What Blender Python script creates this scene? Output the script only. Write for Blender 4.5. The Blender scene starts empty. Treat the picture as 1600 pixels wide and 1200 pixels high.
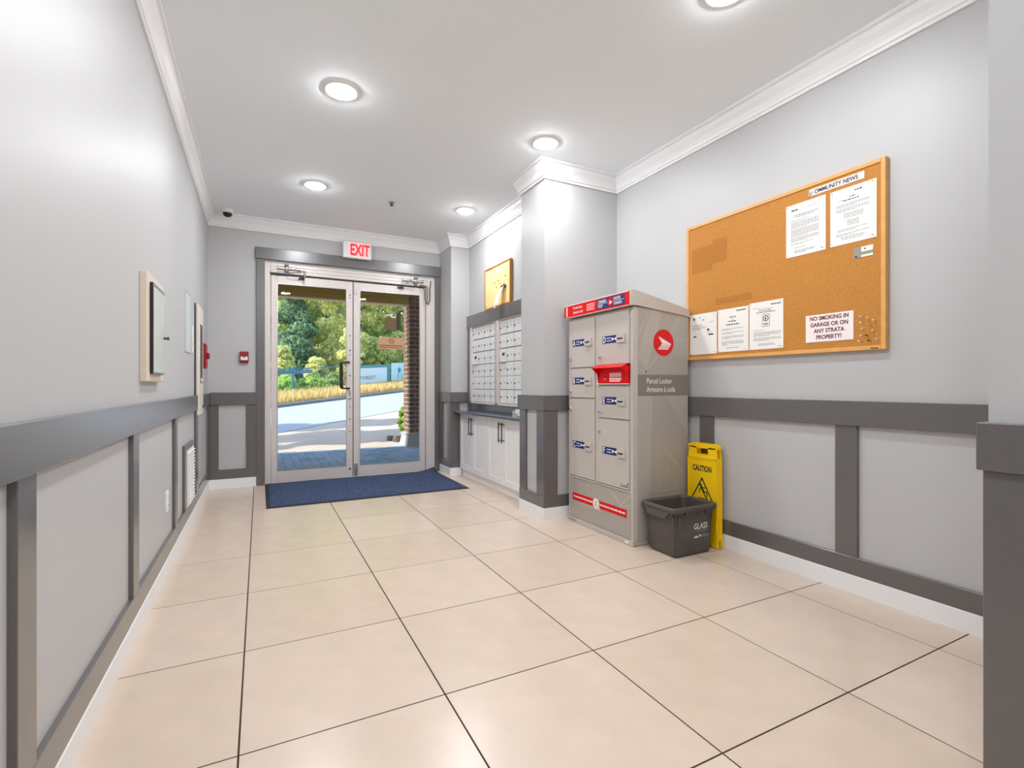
import bpy, bmesh, math, random
import numpy as np
from mathutils import Vector, Matrix
random.seed(7)
rng = np.random.default_rng(11)
S = bpy.context.scene
COL = S.collection
R = math.radians

# ------------------------------------------------------------------ camera, sky, sun, exposure
cam_d = bpy.data.cameras.new('camera')
cam = bpy.data.objects.new('camera', cam_d)
COL.objects.link(cam)
cam.location = (0, 0, 1.04)
cam.rotation_euler = (R(90), 0, -0.47111)
cam_d.sensor_fit = 'HORIZONTAL'
cam_d.sensor_width = 36.0
cam_d.lens = 773.1 / 1600 * 36
cam_d.shift_y = 2.2 / 1600
cam_d.clip_start = 0.02
cam_d.clip_end = 400
S.camera = cam

TO_SUN = Vector((-0.80, 0.03, 0.60)).normalized()
world = bpy.data.worlds.new('world')
S.world = world
world.use_nodes = True
wn = world.node_tree.nodes
wl = world.node_tree.links
wn.clear()
sky = wn.new('ShaderNodeTexSky')
sky.sky_type = 'NISHITA'
sky.sun_disc = False
sky.sun_elevation = math.asin(TO_SUN.z)
sky.sun_rotation = math.atan2(TO_SUN.x, TO_SUN.y)
bg = wn.new('ShaderNodeBackground')
bg.inputs['Strength'].default_value = 0.45
wo = wn.new('ShaderNodeOutputWorld')
wl.new(sky.outputs[0], bg.inputs[0])
wl.new(bg.outputs[0], wo.inputs[0])

sun_d = bpy.data.lights.new('sun', 'SUN')
sun_d.energy = 6.6
sun_d.angle = R(0.6)
sun_d.color = (1.0, 0.95, 0.86)
sun = bpy.data.objects.new('sun', sun_d)
COL.objects.link(sun)
sun.rotation_euler = TO_SUN.to_track_quat('Z', 'Y').to_euler()
sun.location = (-20, 8, 18)

LAMP = 212.0            # radiance of each recessed light's diffuser
S.view_settings.view_transform = 'Standard'
S.view_settings.look = 'None'
S.view_settings.exposure = 0.2
S.view_settings.gamma = 1.0
S.view_settings.use_curve_mapping = False
S.cycles.use_denoising = True
S.cycles.max_bounces = 12
S.cycles.diffuse_bounces = 6
S.cycles.glossy_bounces = 5
S.cycles.transparent_max_bounces = 12
S.cycles.sample_clamp_indirect = 6.0


# ------------------------------------------------------------------ materials
def lin(c):
    return tuple(((x / 255) / 12.92 if x / 255 <= 0.04045 else ((x / 255 + 0.055) / 1.055) ** 2.4) for x in c)


def mat(name, rgb, rough=0.5, metal=0.0, spec=0.5, emit=0.0, noise=None, bump=None, coat=0.0):
    """rgb: albedo as sRGB 0-255. noise=(scale, amount) mottles the colour; bump=(scale, strength, distance)."""
    m = bpy.data.materials.new(name)
    m.use_nodes = True
    nt = m.node_tree
    b = nt.nodes['Principled BSDF']
    c = lin(rgb)
    b.inputs['Base Color'].default_value = (*c, 1)
    b.inputs['Roughness'].default_value = rough
    b.inputs['Metallic'].default_value = metal
    b.inputs['Specular IOR Level'].default_value = spec
    if coat:
        b.inputs['Coat Weight'].default_value = coat
        b.inputs['Coat Roughness'].default_value = 0.26
    if emit:
        b.inputs['Emission Color'].default_value = (*c, 1)
        b.inputs['Emission Strength'].default_value = emit
    tc = nt.nodes.new('ShaderNodeTexCoord')
    if noise:
        n = nt.nodes.new('ShaderNodeTexNoise')
        n.inputs['Scale'].default_value = noise[0]
        n.inputs['Detail'].default_value = 5
        nt.links.new(tc.outputs['Object'], n.inputs['Vector'])
        r = nt.nodes.new('ShaderNodeValToRGB')
        r.color_ramp.elements[0].position = 0.3
        r.color_ramp.elements[1].position = 0.7
        lo = tuple(x * (1 - noise[1]) for x in c)
        hi = tuple(min(1, x * (1 + noise[1])) for x in c)
        r.color_ramp.elements[0].color = (*lo, 1)
        r.color_ramp.elements[1].color = (*hi, 1)
        nt.links.new(n.outputs['Fac'], r.inputs['Fac'])
        nt.links.new(r.outputs['Color'], b.inputs['Base Color'])
    if bump:
        n2 = nt.nodes.new('ShaderNodeTexNoise')
        n2.inputs['Scale'].default_value = bump[0]
        n2.inputs['Detail'].default_value = 3
        nt.links.new(tc.outputs['Object'], n2.inputs['Vector'])
        bp = nt.nodes.new('ShaderNodeBump')
        bp.inputs['Strength'].default_value = bump[1]
        bp.inputs['Distance'].default_value = bump[2]
        nt.links.new(n2.outputs['Fac'], bp.inputs['Height'])
        nt.links.new(bp.outputs['Normal'], b.inputs['Normal'])
    return m


def leafmat(name, rgb, amount=0.35):
    """colour varies from leaf to leaf, a little light passes through"""
    m = mat(name, rgb, 0.55, spec=0.3)
    nt = m.node_tree
    b = nt.nodes['Principled BSDF']
    g = nt.nodes.new('ShaderNodeNewGeometry')
    r = nt.nodes.new('ShaderNodeValToRGB')
    c = lin(rgb)
    r.color_ramp.elements[0].color = (*[x * (1 - amount) for x in c], 1)
    r.color_ramp.elements[1].color = (*[min(1, x * (1 + amount)) for x in c], 1)
    nt.links.new(g.outputs['Random Per Island'], r.inputs['Fac'])
    nt.links.new(r.outputs['Color'], b.inputs['Base Color'])
    tr = nt.nodes.new('ShaderNodeBsdfTranslucent')
    nt.links.new(r.outputs['Color'], tr.inputs['Color'])
    mx = nt.nodes.new('ShaderNodeMixShader')
    mx.inputs[0].default_value = 0.48
    out = nt.nodes['Material Output']
    nt.links.new(b.outputs[0], mx.inputs[1])
    nt.links.new(tr.outputs[0], mx.inputs[2])
    nt.links.new(mx.outputs[0], out.inputs['Surface'])
    return m


def glassmat(name, tint=(1, 1, 1)):
    m = bpy.data.materials.new(name)
    m.use_nodes = True
    nt = m.node_tree
    nt.nodes.clear()
    out = nt.nodes.new('ShaderNodeOutputMaterial')
    t = nt.nodes.new('ShaderNodeBsdfTransparent')
    t.inputs[0].default_value = (*tint, 1)
    gl = nt.nodes.new('ShaderNodeBsdfGlossy')
    gl.inputs['Roughness'].default_value = 0.0
    fr = nt.nodes.new('ShaderNodeFresnel')
    fr.inputs['IOR'].default_value = 1.33
    mx = nt.nodes.new('ShaderNodeMixShader')
    nt.links.new(fr.outputs[0], mx.inputs[0])
    nt.links.new(t.outputs[0], mx.inputs[1])
    nt.links.new(gl.outputs[0], mx.inputs[2])
    nt.links.new(mx.outputs[0], out.inputs['Surface'])
    return m


def scrim(name, rgb, alpha):
    """woven mesh fabric: part of the light passes straight through"""
    m = mat(name, rgb, 0.7)
    nt = m.node_tree
    b = nt.nodes['Principled BSDF']
    b.inputs['Alpha'].default_value = alpha
    return m


M = {}
M['wall'] = mat('wall_paint', (190, 190, 190), 0.46, spec=0.5, bump=(260, 0.05, 0.001))
M['ceil'] = mat('ceiling_paint', (243, 249, 252), 0.75, spec=0.2)
M['crown'] = mat('crown_paint', (240, 240, 240), 0.4)
M['trim'] = mat('dark_trim_paint', (96, 93, 92), 0.3, spec=0.6, coat=0.75)
M['base'] = mat('white_baseboard_paint', (240, 241, 242), 0.35)
M['tile'] = mat('beige_tile', (213, 194, 176), 0.26, spec=0.75, noise=(7, 0.04))
M['tile2'] = mat('beige_tile_pale', (215, 197, 179), 0.26, spec=0.75, noise=(6, 0.04))
M['tile3'] = mat('beige_tile_warm', (210, 191, 172), 0.26, spec=0.75, noise=(8, 0.04))
M['grout'] = mat('brown_grout', (54, 42, 32), 0.9)
M['alum'] = mat('anodised_aluminium', (218, 210, 205), 0.36, metal=0.15)
M['grey_gap'] = mat('grey_gap', (132, 132, 134), 0.5)
M['alumdark'] = mat('dark_gap', (60, 56, 55), 0.5)
M['steel'] = mat('brushed_steel', (200, 200, 202), 0.28, metal=0.9)
M['mail'] = mat('mailbox_aluminium', (240, 240, 240), 0.34, metal=0.25)
M['chrome'] = mat('chrome', (215, 215, 215), 0.12, metal=1.0)
M['bronze'] = mat('dark_bronze', (88, 76, 58), 0.25, metal=0.8)
M['glass'] = glassmat('clear_glass', (0.97, 0.985, 0.98))
M['green_glass'] = mat('mirror_pane', (226, 238, 232), 0.14, metal=0.2)
M['pale_panel'] = mat('pale_panel_paint', (206, 212, 213), 0.35)
M['white'] = mat('white_plastic', (236, 236, 234), 0.4)
M['beige'] = mat('beige_board', (222, 206, 190), 0.45)
M['cream'] = mat('cream_metal', (232, 224, 212), 0.4)
M['black'] = mat('black_plastic', (22, 22, 23), 0.3)
M['darkgrey'] = mat('dark_grey_plastic', (58, 56, 55), 0.4)
M['print'] = mat('black_ink', (40, 40, 42), 0.7)
M['printlight'] = mat('grey_ink', (150, 150, 150), 0.7)
M['navyprint'] = mat('navy_ink', (38, 42, 70), 0.7)
M['maroon'] = mat('maroon_ink', (112, 34, 52), 0.7)
M['paper'] = mat('white_paper', (240, 238, 232), 0.7)
M['cream_paper'] = mat('pinkish_paper', (246, 236, 232), 0.7)
M['cork'] = mat('cork', (192, 130, 56), 0.85, noise=(140, 0.14), bump=(220, 0.3, 0.001))
M['cork_faded'] = mat('cork_unfaded_patch', (178, 115, 45), 0.85, noise=(140, 0.14), bump=(220, 0.3, 0.001))
M['pine'] = mat('pine_frame', (226, 168, 96), 0.4, noise=(18, 0.08))
M['pine_dark'] = mat('pine_frame_edge', (186, 122, 46), 0.45)
M['cork_pale'] = mat('pale_cork', (246, 212, 148), 0.85, noise=(90, 0.08))
M['locker'] = mat('taupe_steel', (196, 189, 181), 0.36, spec=0.5)
M['locker_wrap'] = mat('taupe_wrap', (172, 165, 156), 0.3, spec=0.5)
M['locker_line'] = mat('pale_wrap_line', (190, 183, 174), 0.3)
M['locker_pale'] = mat('paler_wrap', (181, 174, 165), 0.3)
M['locker_band'] = mat('dark_taupe_band', (134, 126, 118), 0.35)
M['red'] = mat('red_enamel', (222, 6, 18), 0.35, spec=0.3)
M['darkred'] = mat('fire_red', (150, 14, 24), 0.35)
M['blue'] = mat('navy_sticker', (34, 44, 112), 0.4)
M['yellow'] = mat('yellow_plastic', (255, 210, 6), 0.4, spec=0.35)
M['bin'] = mat('grey_bin_plastic', (86, 80, 76), 0.42, bump=(90, 0.05, 0.001))
M['counter'] = mat('slate_laminate', (92, 94, 104), 0.13, spec=0.8)
M['cabinet'] = mat('white_cabinet_lacquer', (247, 246, 244), 0.32)
M['mat'] = mat('navy_carpet', (70, 82, 110), 0.95, spec=0.1, noise=(75, 0.95), bump=(200, 0.8, 0.004))
M['matedge'] = mat('black_rubber', (36, 39, 48), 0.7)
M['lamp'] = mat('lit_diffuser', (248, 250, 255), 0.5, emit=LAMP)
M['exit_face'] = mat('exit_face', (255, 176, 172), 0.4, emit=0.55)
M['exit_red'] = mat('exit_red', (232, 22, 48), 0.4, emit=0.75)
# outdoors
M['paver'] = mat('blue_grey_paver', (128, 152, 178), 0.8, noise=(9, 0.12))
M['paver2'] = mat('grey_paver', (140, 154, 174), 0.8, noise=(9, 0.12))
M['paver3'] = mat('slate_paver', (112, 140, 166), 0.8, noise=(9, 0.12))
M['sand'] = mat('dark_joint_sand', (62, 66, 72), 0.95)
M['concrete'] = mat('concrete', (186, 172, 158), 0.9, noise=(1.5, 0.08))
M['asphalt'] = mat('pale_asphalt', (160, 168, 180), 0.9, noise=(3, 0.06))
M['kerb'] = mat('grey_kerb', (120, 120, 118), 0.9)
M['earth'] = mat('earth', (120, 104, 74), 0.95, noise=(1.2, 0.2))
M['hill'] = mat('hillside', (62, 78, 42), 0.95, noise=(0.8, 0.4))
M['brick'] = mat('brown_brick', (104, 78, 64), 0.85, noise=(14, 0.2))
M['brick2'] = mat('dark_brick', (84, 64, 56), 0.85, noise=(14, 0.2))
M['brick3'] = mat('red_brick', (112, 80, 62), 0.85, noise=(14, 0.2))
M['mortar'] = mat('pale_mortar', (206, 190, 172), 0.9)
M['plinth'] = mat('grey_plinth', (150, 152, 152), 0.85)
M['soffit'] = mat('olive_brown_beam', (170, 138, 34), 0.6)
M['soffit_edge'] = mat('pale_beam_edge', (206, 176, 120), 0.6)
M['stucco'] = mat('stucco', (150, 130, 100), 0.9)
M['bark'] = mat('bark', (84, 70, 56), 0.9)
M['leaf_a'] = leafmat('leaf_yellow_green', (226, 230, 152))
M['leaf_b'] = leafmat('leaf_mid_green', (184, 206, 122))
M['leaf_c'] = leafmat('leaf_dark_green', (128, 160, 120))
M['leaf_e'] = leafmat('leaf_olive_green', (208, 218, 138), 0.45)
M['leaf_d'] = leafmat('leaf_bright_green', (200, 226, 118))
M['straw'] = leafmat('dry_grass_blade', (222, 198, 138), 0.35)
M['teal'] = mat('teal_fence_paint', (50, 128, 140), 0.5)
M['tealscrim'] = scrim('teal_scrim', (70, 126, 168), 0.75)
M['banner'] = mat('pale_banner', (206, 222, 228), 0.6)
M['banner2'] = mat('pale_blue_banner', (186, 216, 224), 0.6)
M['rock'] = mat('dark_rock', (88, 84, 80), 0.9, noise=(7, 0.3))
M['sign_brown'] = mat('brown_decal', (98, 78, 40), 0.5)
M['sign_tan'] = scrim('tan_decal', (196, 158, 122), 0.93)
M['sign_dim'] = mat('dim_rust_ink', (108, 78, 44), 0.6)
M['sign_rust'] = mat('rust_ink', (146, 76, 52), 0.6)


# ------------------------------------------------------------------ mesh builder
class MB:
    def __init__(s):
        s.v, s.f, s.sm = [], [], []

    def add(s, vs, fs, smooth=False):
        n = len(s.v)
        s.v += [tuple(v) for v in vs]
        s.f += [tuple(i + n for i in f) for f in fs]
        s.sm += [smooth] * len(fs)
        return s

    def box(s, x0, x1, y0, y1, z0, z1, b=0.0):
        if x0 > x1: x0, x1 = x1, x0
        if y0 > y1: y0, y1 = y1, y0
        if z0 > z1: z0, z1 = z1, z0
        if b <= 0:
            vs = [(x, y, z) for x in (x0, x1) for y in (y0, y1) for z in (z0, z1)]
            return s.add(vs, [(0, 1, 3, 2), (4, 6, 7, 5), (0, 4, 5, 1), (2, 3, 7, 6), (0, 2, 6, 4), (1, 5, 7, 3)])
        b = min(b, (x1 - x0) * .45, (y1 - y0) * .45, (z1 - z0) * .45)
        bm = bmesh.new()
        bmesh.ops.create_cube(bm, size=1.0)
        for v in bm.verts:
            v.co = Vector(((x0 + x1) / 2 + v.co.x * (x1 - x0), (y0 + y1) / 2 + v.co.y * (y1 - y0), (z0 + z1) / 2 + v.co.z * (z1 - z0)))
        bmesh.ops.bevel(bm, geom=list(bm.edges), offset=b, segments=1, affect='EDGES', profile=0.5)
        bm.verts.index_update()
        s.add([v.co[:] for v in bm.verts], [[v.index for v in f.verts] for f in bm.faces])
        bm.free()
        return s

    def tube(s, pts, r, n=10, cap=True, r2=None):
        pts = [Vector(p) for p in pts]
        m = len(pts)
        rings = []
        ref = None
        for i, p in enumerate(pts):
            if i == 0: t = pts[1] - pts[0]
            elif i == m - 1: t = pts[-1] - pts[-2]
            else: t = (pts[i + 1] - pts[i]).normalized() + (pts[i] - pts[i - 1]).normalized()
            t.normalize()
            if ref is None:
                ref = t.orthogonal().normalized()
            ref = (ref - t * ref.dot(t))
            if ref.length < 1e-6: ref = t.orthogonal()
            ref.normalize()
            q = t.cross(ref)
            rr = r if r2 is None else r + (r2 - r) * i / (m - 1)
            rings.append([p + (ref * math.cos(2 * math.pi * k / n) + q * math.sin(2 * math.pi * k / n)) * rr for k in range(n)])
        vs = [v for ring in rings for v in ring]
        fs = [(i * n + k, i * n + (k + 1) % n, (i + 1) * n + (k + 1) % n, (i + 1) * n + k) for i in range(m - 1) for k in range(n)]
        s.add(vs, fs, True)
        if cap:
            s.add(rings[0], [tuple(range(n))[::-1]])
            s.add(rings[-1], [tuple(range(n))])
        return s

    def lathe(s, c, prof, n=24, axis=2, smooth=True):
        """prof: list of (radius, height along axis) from centre c"""
        vs = []
        for r, h in prof:
            for k in range(n):
                a = 2 * math.pi * k / n
                p = [r * math.cos(a), r * math.sin(a), h]
                if axis == 0: p = [p[2], p[0], p[1]]
                elif axis == 1: p = [p[0], p[2], p[1]]
                vs.append((c[0] + p[0], c[1] + p[1], c[2] + p[2]))
        m = len(prof)
        fs = [(i * n + k, i * n + (k + 1) % n, (i + 1) * n + (k + 1) % n, (i + 1) * n + k) for i in range(m - 1) for k in range(n)]
        return s.add(vs, fs, smooth)

    def loft(s, rings, smooth=False, cap0=False, cap1=False):
        n = len(rings[0])
        vs = [v for r in rings for v in r]
        fs = [(i * n + k, i * n + (k + 1) % n, (i + 1) * n + (k + 1) % n, (i + 1) * n + k) for i in range(len(rings) - 1) for k in range(n)]
        if cap0: fs.append(tuple(range(n))[::-1])
        if cap1: fs.append(tuple((len(rings) - 1) * n + k for k in range(n)))
        return s.add(vs, fs, smooth)

    def prism(s, P, poly, w0, w1):
        """polygon on page P pushed from height w0 to w1"""
        n = len(poly)
        a = [P.pt(u, v, w0) for u, v in poly]
        b = [P.pt(u, v, w1) for u, v in poly]
        return s.add(a + b, [tuple(range(n))[::-1], tuple(range(n, 2 * n))] + [(k, (k + 1) % n, n + (k + 1) % n, n + k) for k in range(n)])

    def rect(s, P, u0, v0, u1, v1, w0, w1):
        return s.prism(P, [(u0, v0), (u1, v0), (u1, v1), (u0, v1)], w0, w1)

    def stroke(s, P, pts, wid, w0, w1, closed=False):
        pts = list(pts)
        if closed: pts = pts + [pts[0]]
        for (a, b) in zip(pts[:-1], pts[1:]):
            d = Vector((b[0] - a[0], b[1] - a[1]))
            L = d.length
            if L < 1e-9: continue
            d /= L
            nx, ny = -d.y * wid / 2, d.x * wid / 2
            ex, ey = d.x * wid * .35, d.y * wid * .35
            s.prism(P, [(a[0] - nx - ex, a[1] - ny - ey), (b[0] - nx + ex, b[1] - ny + ey), (b[0] + nx + ex, b[1] + ny + ey), (a[0] + nx - ex, a[1] + ny - ey)], w0, w1)
        return s

    def disc(s, P, cu, cv, r, w0, w1, n=28, rv=None):
        rv = rv or r
        return s.prism(P, [(cu + r * math.cos(2 * math.pi * k / n), cv + rv * math.sin(2 * math.pi * k / n)) for k in range(n)], w0, w1)

    def ring(s, P, cu, cv, r0, r1, w0, w1, n=28):
        for k in range(n):
            a0, a1 = 2 * math.pi * k / n, 2 * math.pi * (k + 1) / n
            s.prism(P, [(cu + r0 * math.cos(a0), cv + r0 * math.sin(a0)), (cu + r1 * math.cos(a0), cv + r1 * math.sin(a0)),
                        (cu + r1 * math.cos(a1), cv + r1 * math.sin(a1)), (cu + r0 * math.cos(a1), cv + r0 * math.sin(a1))], w0, w1)
        return s

    def mesh(s, name, m, org=(0, 0, 0)):
        me = bpy.data.meshes.new(name)
        o = org
        me.from_pydata([(v[0] - o[0], v[1] - o[1], v[2] - o[2]) for v in s.v], [], s.f)
        me.polygons.foreach_set('use_smooth', s.sm)
        bm = bmesh.new()
        bm.from_mesh(me)
        bmesh.ops.recalc_face_normals(bm, faces=bm.faces)
        bm.to_mesh(me)
        bm.free()
        if m: me.materials.append(m)
        return me

    def build(s, name, m, parent=None, org=None):
        """one mesh object; a child's vertices are stored relative to its root's origin"""
        if parent is not None:
            org = origin(parent)
        elif org is None:
            org = (0, 0, 0)
        ob = bpy.data.objects.new(name, s.mesh(name, m, org))
        COL.objects.link(ob)
        if parent is not None:
            ob.parent = parent
        else:
            ob.location = org
        return ob


def origin(o):
    x = Vector((0, 0, 0))
    while o is not None:
        x = x + o.location
        o = o.parent
    return x


class Page:
    """a flat face: u to the reader's right, v up, w out of the face"""
    def __init__(s, o, r, n, up=(0, 0, 1)):
        s.o, s.r, s.n, s.up = Vector(o), Vector(r), Vector(n), Vector(up)

    def pt(s, u, v, w=0.0):
        return s.o + s.r * u + s.up * v + s.n * w


def face_west(x):   # seen looking +x; u = -y, v = z
    return Page((x, 0, 0), (0, -1, 0), (-1, 0, 0))


def face_south(y):  # seen looking +y; u = x
    return Page((0, y, 0), (1, 0, 0), (0, -1, 0))


def face_east(x):   # seen looking -x; u = y
    return Page((x, 0, 0), (0, 1, 0), (1, 0, 0))


def tag(o, label=None, cat=None, group=None, kind=None):
    if label: o['label'] = label
    if cat: o['category'] = cat
    if group: o['group'] = group
    if kind: o['kind'] = kind
    return o


def thing(name, loc, label, cat, group=None, kind=None):
    o = bpy.data.objects.new(name, None)
    o.empty_display_size = 0.05
    COL.objects.link(o)
    o.location = loc
    return tag(o, label, cat, group, kind)


def dup(root, loc, label=None, group=None):
    r = root.copy()
    COL.objects.link(r)
    r.location = loc
    if label: r['label'] = label
    if group: r['group'] = group
    for ch in list(root.children):
        c = ch.copy()
        COL.objects.link(c)
        c.parent = r
        for g in list(ch.children):
            d = g.copy()
            COL.objects.link(d)
            d.parent = c
    return r


TXT = []


def text(body, size, P, u, v, m, parent, w=0.0006, align='LEFT', bold=0.0, sx=1.0, name='lettering', depth=0.0004, shear=0.0):
    cu = bpy.data.curves.new('text', 'FONT')
    cu.body = body
    cu.size = size
    cu.align_x = align
    cu.offset = bold * size
    cu.extrude = depth / 2
    cu.shear = shear
    cu.resolution_u = 3
    t = bpy.data.objects.new('text', cu)
    COL.objects.link(t)
    TXT.append((t, P, u, v, m, parent, w, sx, name))


def flush_text():
    bpy.context.view_layer.update()
    dg = bpy.context.evaluated_depsgraph_get()
    for t, P, u, v, m, parent, w, sx, name in TXT:
        me = bpy.data.meshes.new_from_object(t.evaluated_get(dg))
        me.name = name
        org = origin(parent)
        for vt in me.vertices:
            p = P.pt(u + vt.co.x * sx, v + vt.co.y, w + vt.co.z)
            vt.co = p - org
        me.materials.clear()
        me.materials.append(m)
        ob = bpy.data.objects.new(name, me)
        COL.objects.link(ob)
        ob.parent = parent
    for t in TXT:
        cu = t[0].data
        bpy.data.objects.remove(t[0])
        bpy.data.curves.remove(cu)
    TXT.clear()


def sweep(path, prof, closed=False):
    """prof (d out from wall, z); the room lies to the right of the path"""
    mb = MB()
    n = len(path)
    rings = []
    for i in range(n):
        p = Vector(path[i])
        ns = []
        if i > 0:
            d = (p - Vector(path[i - 1])).normalized(); ns.append(Vector((d.y, -d.x)))
        if i < n - 1:
            d = (Vector(path[i + 1]) - p).normalized(); ns.append(Vector((d.y, -d.x)))
        if len(ns) == 2:
            m = (ns[0] + ns[1]); m = m / m.dot(ns[0]) if abs(m.dot(ns[0])) > 1e-6 else ns[0]
        else:
            m = ns[0]
        rings.append([(p.x + m.x * d, p.y + m.y * d, z) for d, z in prof])
    mb.loft(rings, False, True, True)
    return mb


# ------------------------------------------------------------------ room constants
XL, XR, YB, ZC = -0.468, 2.66, 5.78, 2.77
XC, YC0, YC1 = 1.957, 3.29, 3.67           # square column
XA, YP = 2.18, 5.385                       # alcove wall, pilaster front
XJ, YJ = 1.445, 0.50                       # near wall return
YR = -3.4

# floor: a slab of grout with tiles laid on it
fl = MB().box(XL - .2, XR + .2, YR - .2, 5.98, -0.10, -0.0012).build('floor', M['grout'])
tag(fl, 'entrance hall floor of large beige square tiles with thin brown joints', 'floor', kind='structure')
TS, G = 0.61, 0.0026
TX0, TY0 = -0.0542, 2.197
xs = [XL - .02] + [TX0 + TS * i for i in range(0, 5)] + [XR + .02]
ys = [YR - .02] + [TY0 + TS * j for j in range(-9, 6)] + [5.90]
tiles = {}
for i in range(len(xs) - 1):
    for j in range(len(ys) - 1):
        x0, x1, y0, y1 = xs[i] + G, xs[i + 1] - G, ys[j] + G, ys[j + 1] - G
        k = (round(x1 - x0, 3), round(y1 - y0, 3), random.randrange(3))
        if k not in tiles:
            tiles[k] = MB().box(0, x1 - x0, 0, y1 - y0, -0.006, 0.0, 0.0007).mesh('floor_tile', M[('tile', 'tile2', 'tile3')[k[2]]])
        o = bpy.data.objects.new('floor_tile', tiles[k])
        COL.objects.link(o)
        o.parent = fl
        o.location = (x0, y0, 0)

# ceiling and walls
tag(MB().box(XL - .25, XR + .25, YR - .2, 5.98, ZC, ZC + .18).build('ceiling', M['ceil']), 'flat white ceiling over the entrance hall', 'ceiling', kind='structure')
wall_left = MB().box(XL - .2, XL, YR - .2, 5.98, -.1, ZC).build('wall_left', M['wall'])
tag(wall_left, 'long light grey left wall with dark board wainscot', 'wall', kind='structure')
wb = MB()
DX0, DX1, DZ = 0.043, 1.889, 2.335
wb.box(-7, DX0, YB, 5.98, -.1, ZC).box(DX1, 7, YB, 5.98, -.1, ZC).box(DX0, DX1, YB, 5.98, DZ, ZC)
wall_back = wb.build('wall_back', M['wall'])
tag(wall_back, 'light grey end wall around the glass entrance doors', 'wall', kind='structure')
wall_pil = MB().box(XC, XA + .3, YP, YB, -.1, ZC).build('wall_pilaster', M['wall'])
tag(wall_pil, 'narrow grey pilaster between the doors and the mailbox alcove', 'wall', kind='structure')
wall_alc = MB().box(XA, XA + .3, YC1, YP, -.1, ZC).build('wall_alcove', M['wall'])
tag(wall_alc, 'grey alcove wall holding the mailboxes', 'wall', kind='structure')
wall_col = MB().box(XC, XR + .2, YC0, YC1, -.1, ZC).build('wall_column', M['wall'])
tag(wall_col, 'square grey column projecting between mailboxes and parcel locker', 'wall', kind='structure')
wall_right = MB().box(XR, XR + .2, YJ - .2, YC0, -.1, ZC).build('wall_right', M['wall'])
tag(wall_right, 'light grey right wall carrying the large corkboard', 'wall', kind='structure')
wall_near = MB().box(XJ, XR, YR - .2, YJ, -.1, ZC).build('wall_near', M['wall'])
tag(wall_near, 'near wall return at the right edge with dark corner boards', 'wall', kind='structure')
tag(MB().box(XL - .2, XR + .2, YR - .2, YR, -.1, ZC).build('wall_rear', M['wall']), 'plain grey wall behind the viewer', 'wall', kind='structure')

# crown moulding, swept round the room
prof = [(0, ZC - .132), (.012, ZC - .132), (.012, ZC - .116), (.02, ZC - .112), (.024, ZC - .096), (.034, ZC - .072), (.05, ZC - .046), (.056, ZC - .03),
        (.056, ZC - .022), (.07, ZC - .018), (.07, ZC), (0, ZC)]
path = [(XL, YR), (XL, YB), (XC, YB), (XC, YP), (XA, YP), (XA, YC1), (XC, YC1), (XC, YC0), (XR, YC0), (XR, YJ), (XJ, YJ), (XJ, YR)]
tag(sweep(path, prof).build('trim_1', M['crown']), 'white stepped crown moulding round the ceiling', 'moulding', kind='structure')

# wainscot boards
ZR0, ZR1, ZB0, ZB1 = 0.845, 0.962, 0.095, 0.185
RT, ST = 0.026, 0.017


def bd(name, wall, x0, x1, y0, y1, z0, z1):
    return MB().box(x0, x1, y0, y1, z0, z1, 0.002).build(name, M['trim'], wall)


# left wall
bd('chair_rail', wall_left, XL - .002, XL + RT, YR, YB, ZR0, ZR1)
bd('bottom_board', wall_left, XL - .002, XL + ST, YR, YB, ZB0, ZB1)
for y0, y1 in ((-2.9, -2.8), (-1.83, -1.73), (-0.76, -0.66), (0.31, 0.41), (1.39, 1.49), (2.455, 2.56), (3.555, 3.65), (4.655, 4.79), (5.66, 5.765)):
    bd('stile', wall_left, XL - .002, XL + ST, y0, y1, ZB1, ZR0)
# end wall, left of the doors
bd('chair_rail', wall_back, XL + RT, -.032, YB - RT, YB + .002, ZR0, ZR1 + .006)
bd('bottom_board', wall_back, XL + ST, -.032, YB - ST, YB + .002, ZB0, .19)
bd('stile', wall_back, XL + ST, -.37, YB - ST, YB + .002, .19, ZR0)
bd('stile', wall_back, -.125, -.032, YB - ST, YB + .002, .19, ZR0)
# pilaster
bd('chair_rail', wall_pil, XC - RT, XC + .002, YP - RT, 5.745, ZR0, ZR1)
bd('chair_rail', wall_pil, XC, XA, YP - RT, YP + .002, ZR0, ZR1)
bd('bottom_board', wall_pil, XC - ST, XC + .002, YP - ST, YB, ZB0, ZB1)
bd('bottom_board', wall_pil, XC, XA, YP - ST, YP + .002, ZB0, ZB1)
bd('stile', wall_pil, XC - ST, XC + .002, YP - ST, YP + .08, ZB1, ZR0)
bd('stile', wall_pil, XC - ST, XC + .002, YB - .14, YB - .04, ZB1, ZR0)
bd('stile', wall_pil, XC, XC + .1, YP - ST, YP + .002, ZB1, ZR0)
# column
bd('chair_rail', wall_col, XC - RT, XC + .002, YC0 - RT, YC1 + .02, ZR0, ZR1)
bd('chair_rail', wall_col, XC, XR, YC0 - RT, YC0 + .002, ZR0, ZR1)
bd('bottom_board', wall_col, XC - ST, XC + .002, YC0 - ST, YC1 + .005, ZB0, ZB1)
bd('bottom_board', wall_col, XC, XR, YC0 - ST, YC0 + .002, ZB0, ZB1)
bd('stile', wall_col, XC - ST, XC + .002, YC0 - ST, 3.385, ZB1, ZR0)
bd('stile', wall_col, XC - ST, XC + .002, 3.565, YC1, ZB1, ZR0)
bd('stile', wall_col, XC, 2.068, YC0 - ST, YC0 + .002, ZB1, ZR0)
bd('stile', wall_col, 2.56, XR, YC0 - ST, YC0 + .002, ZB1, ZR0)
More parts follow.
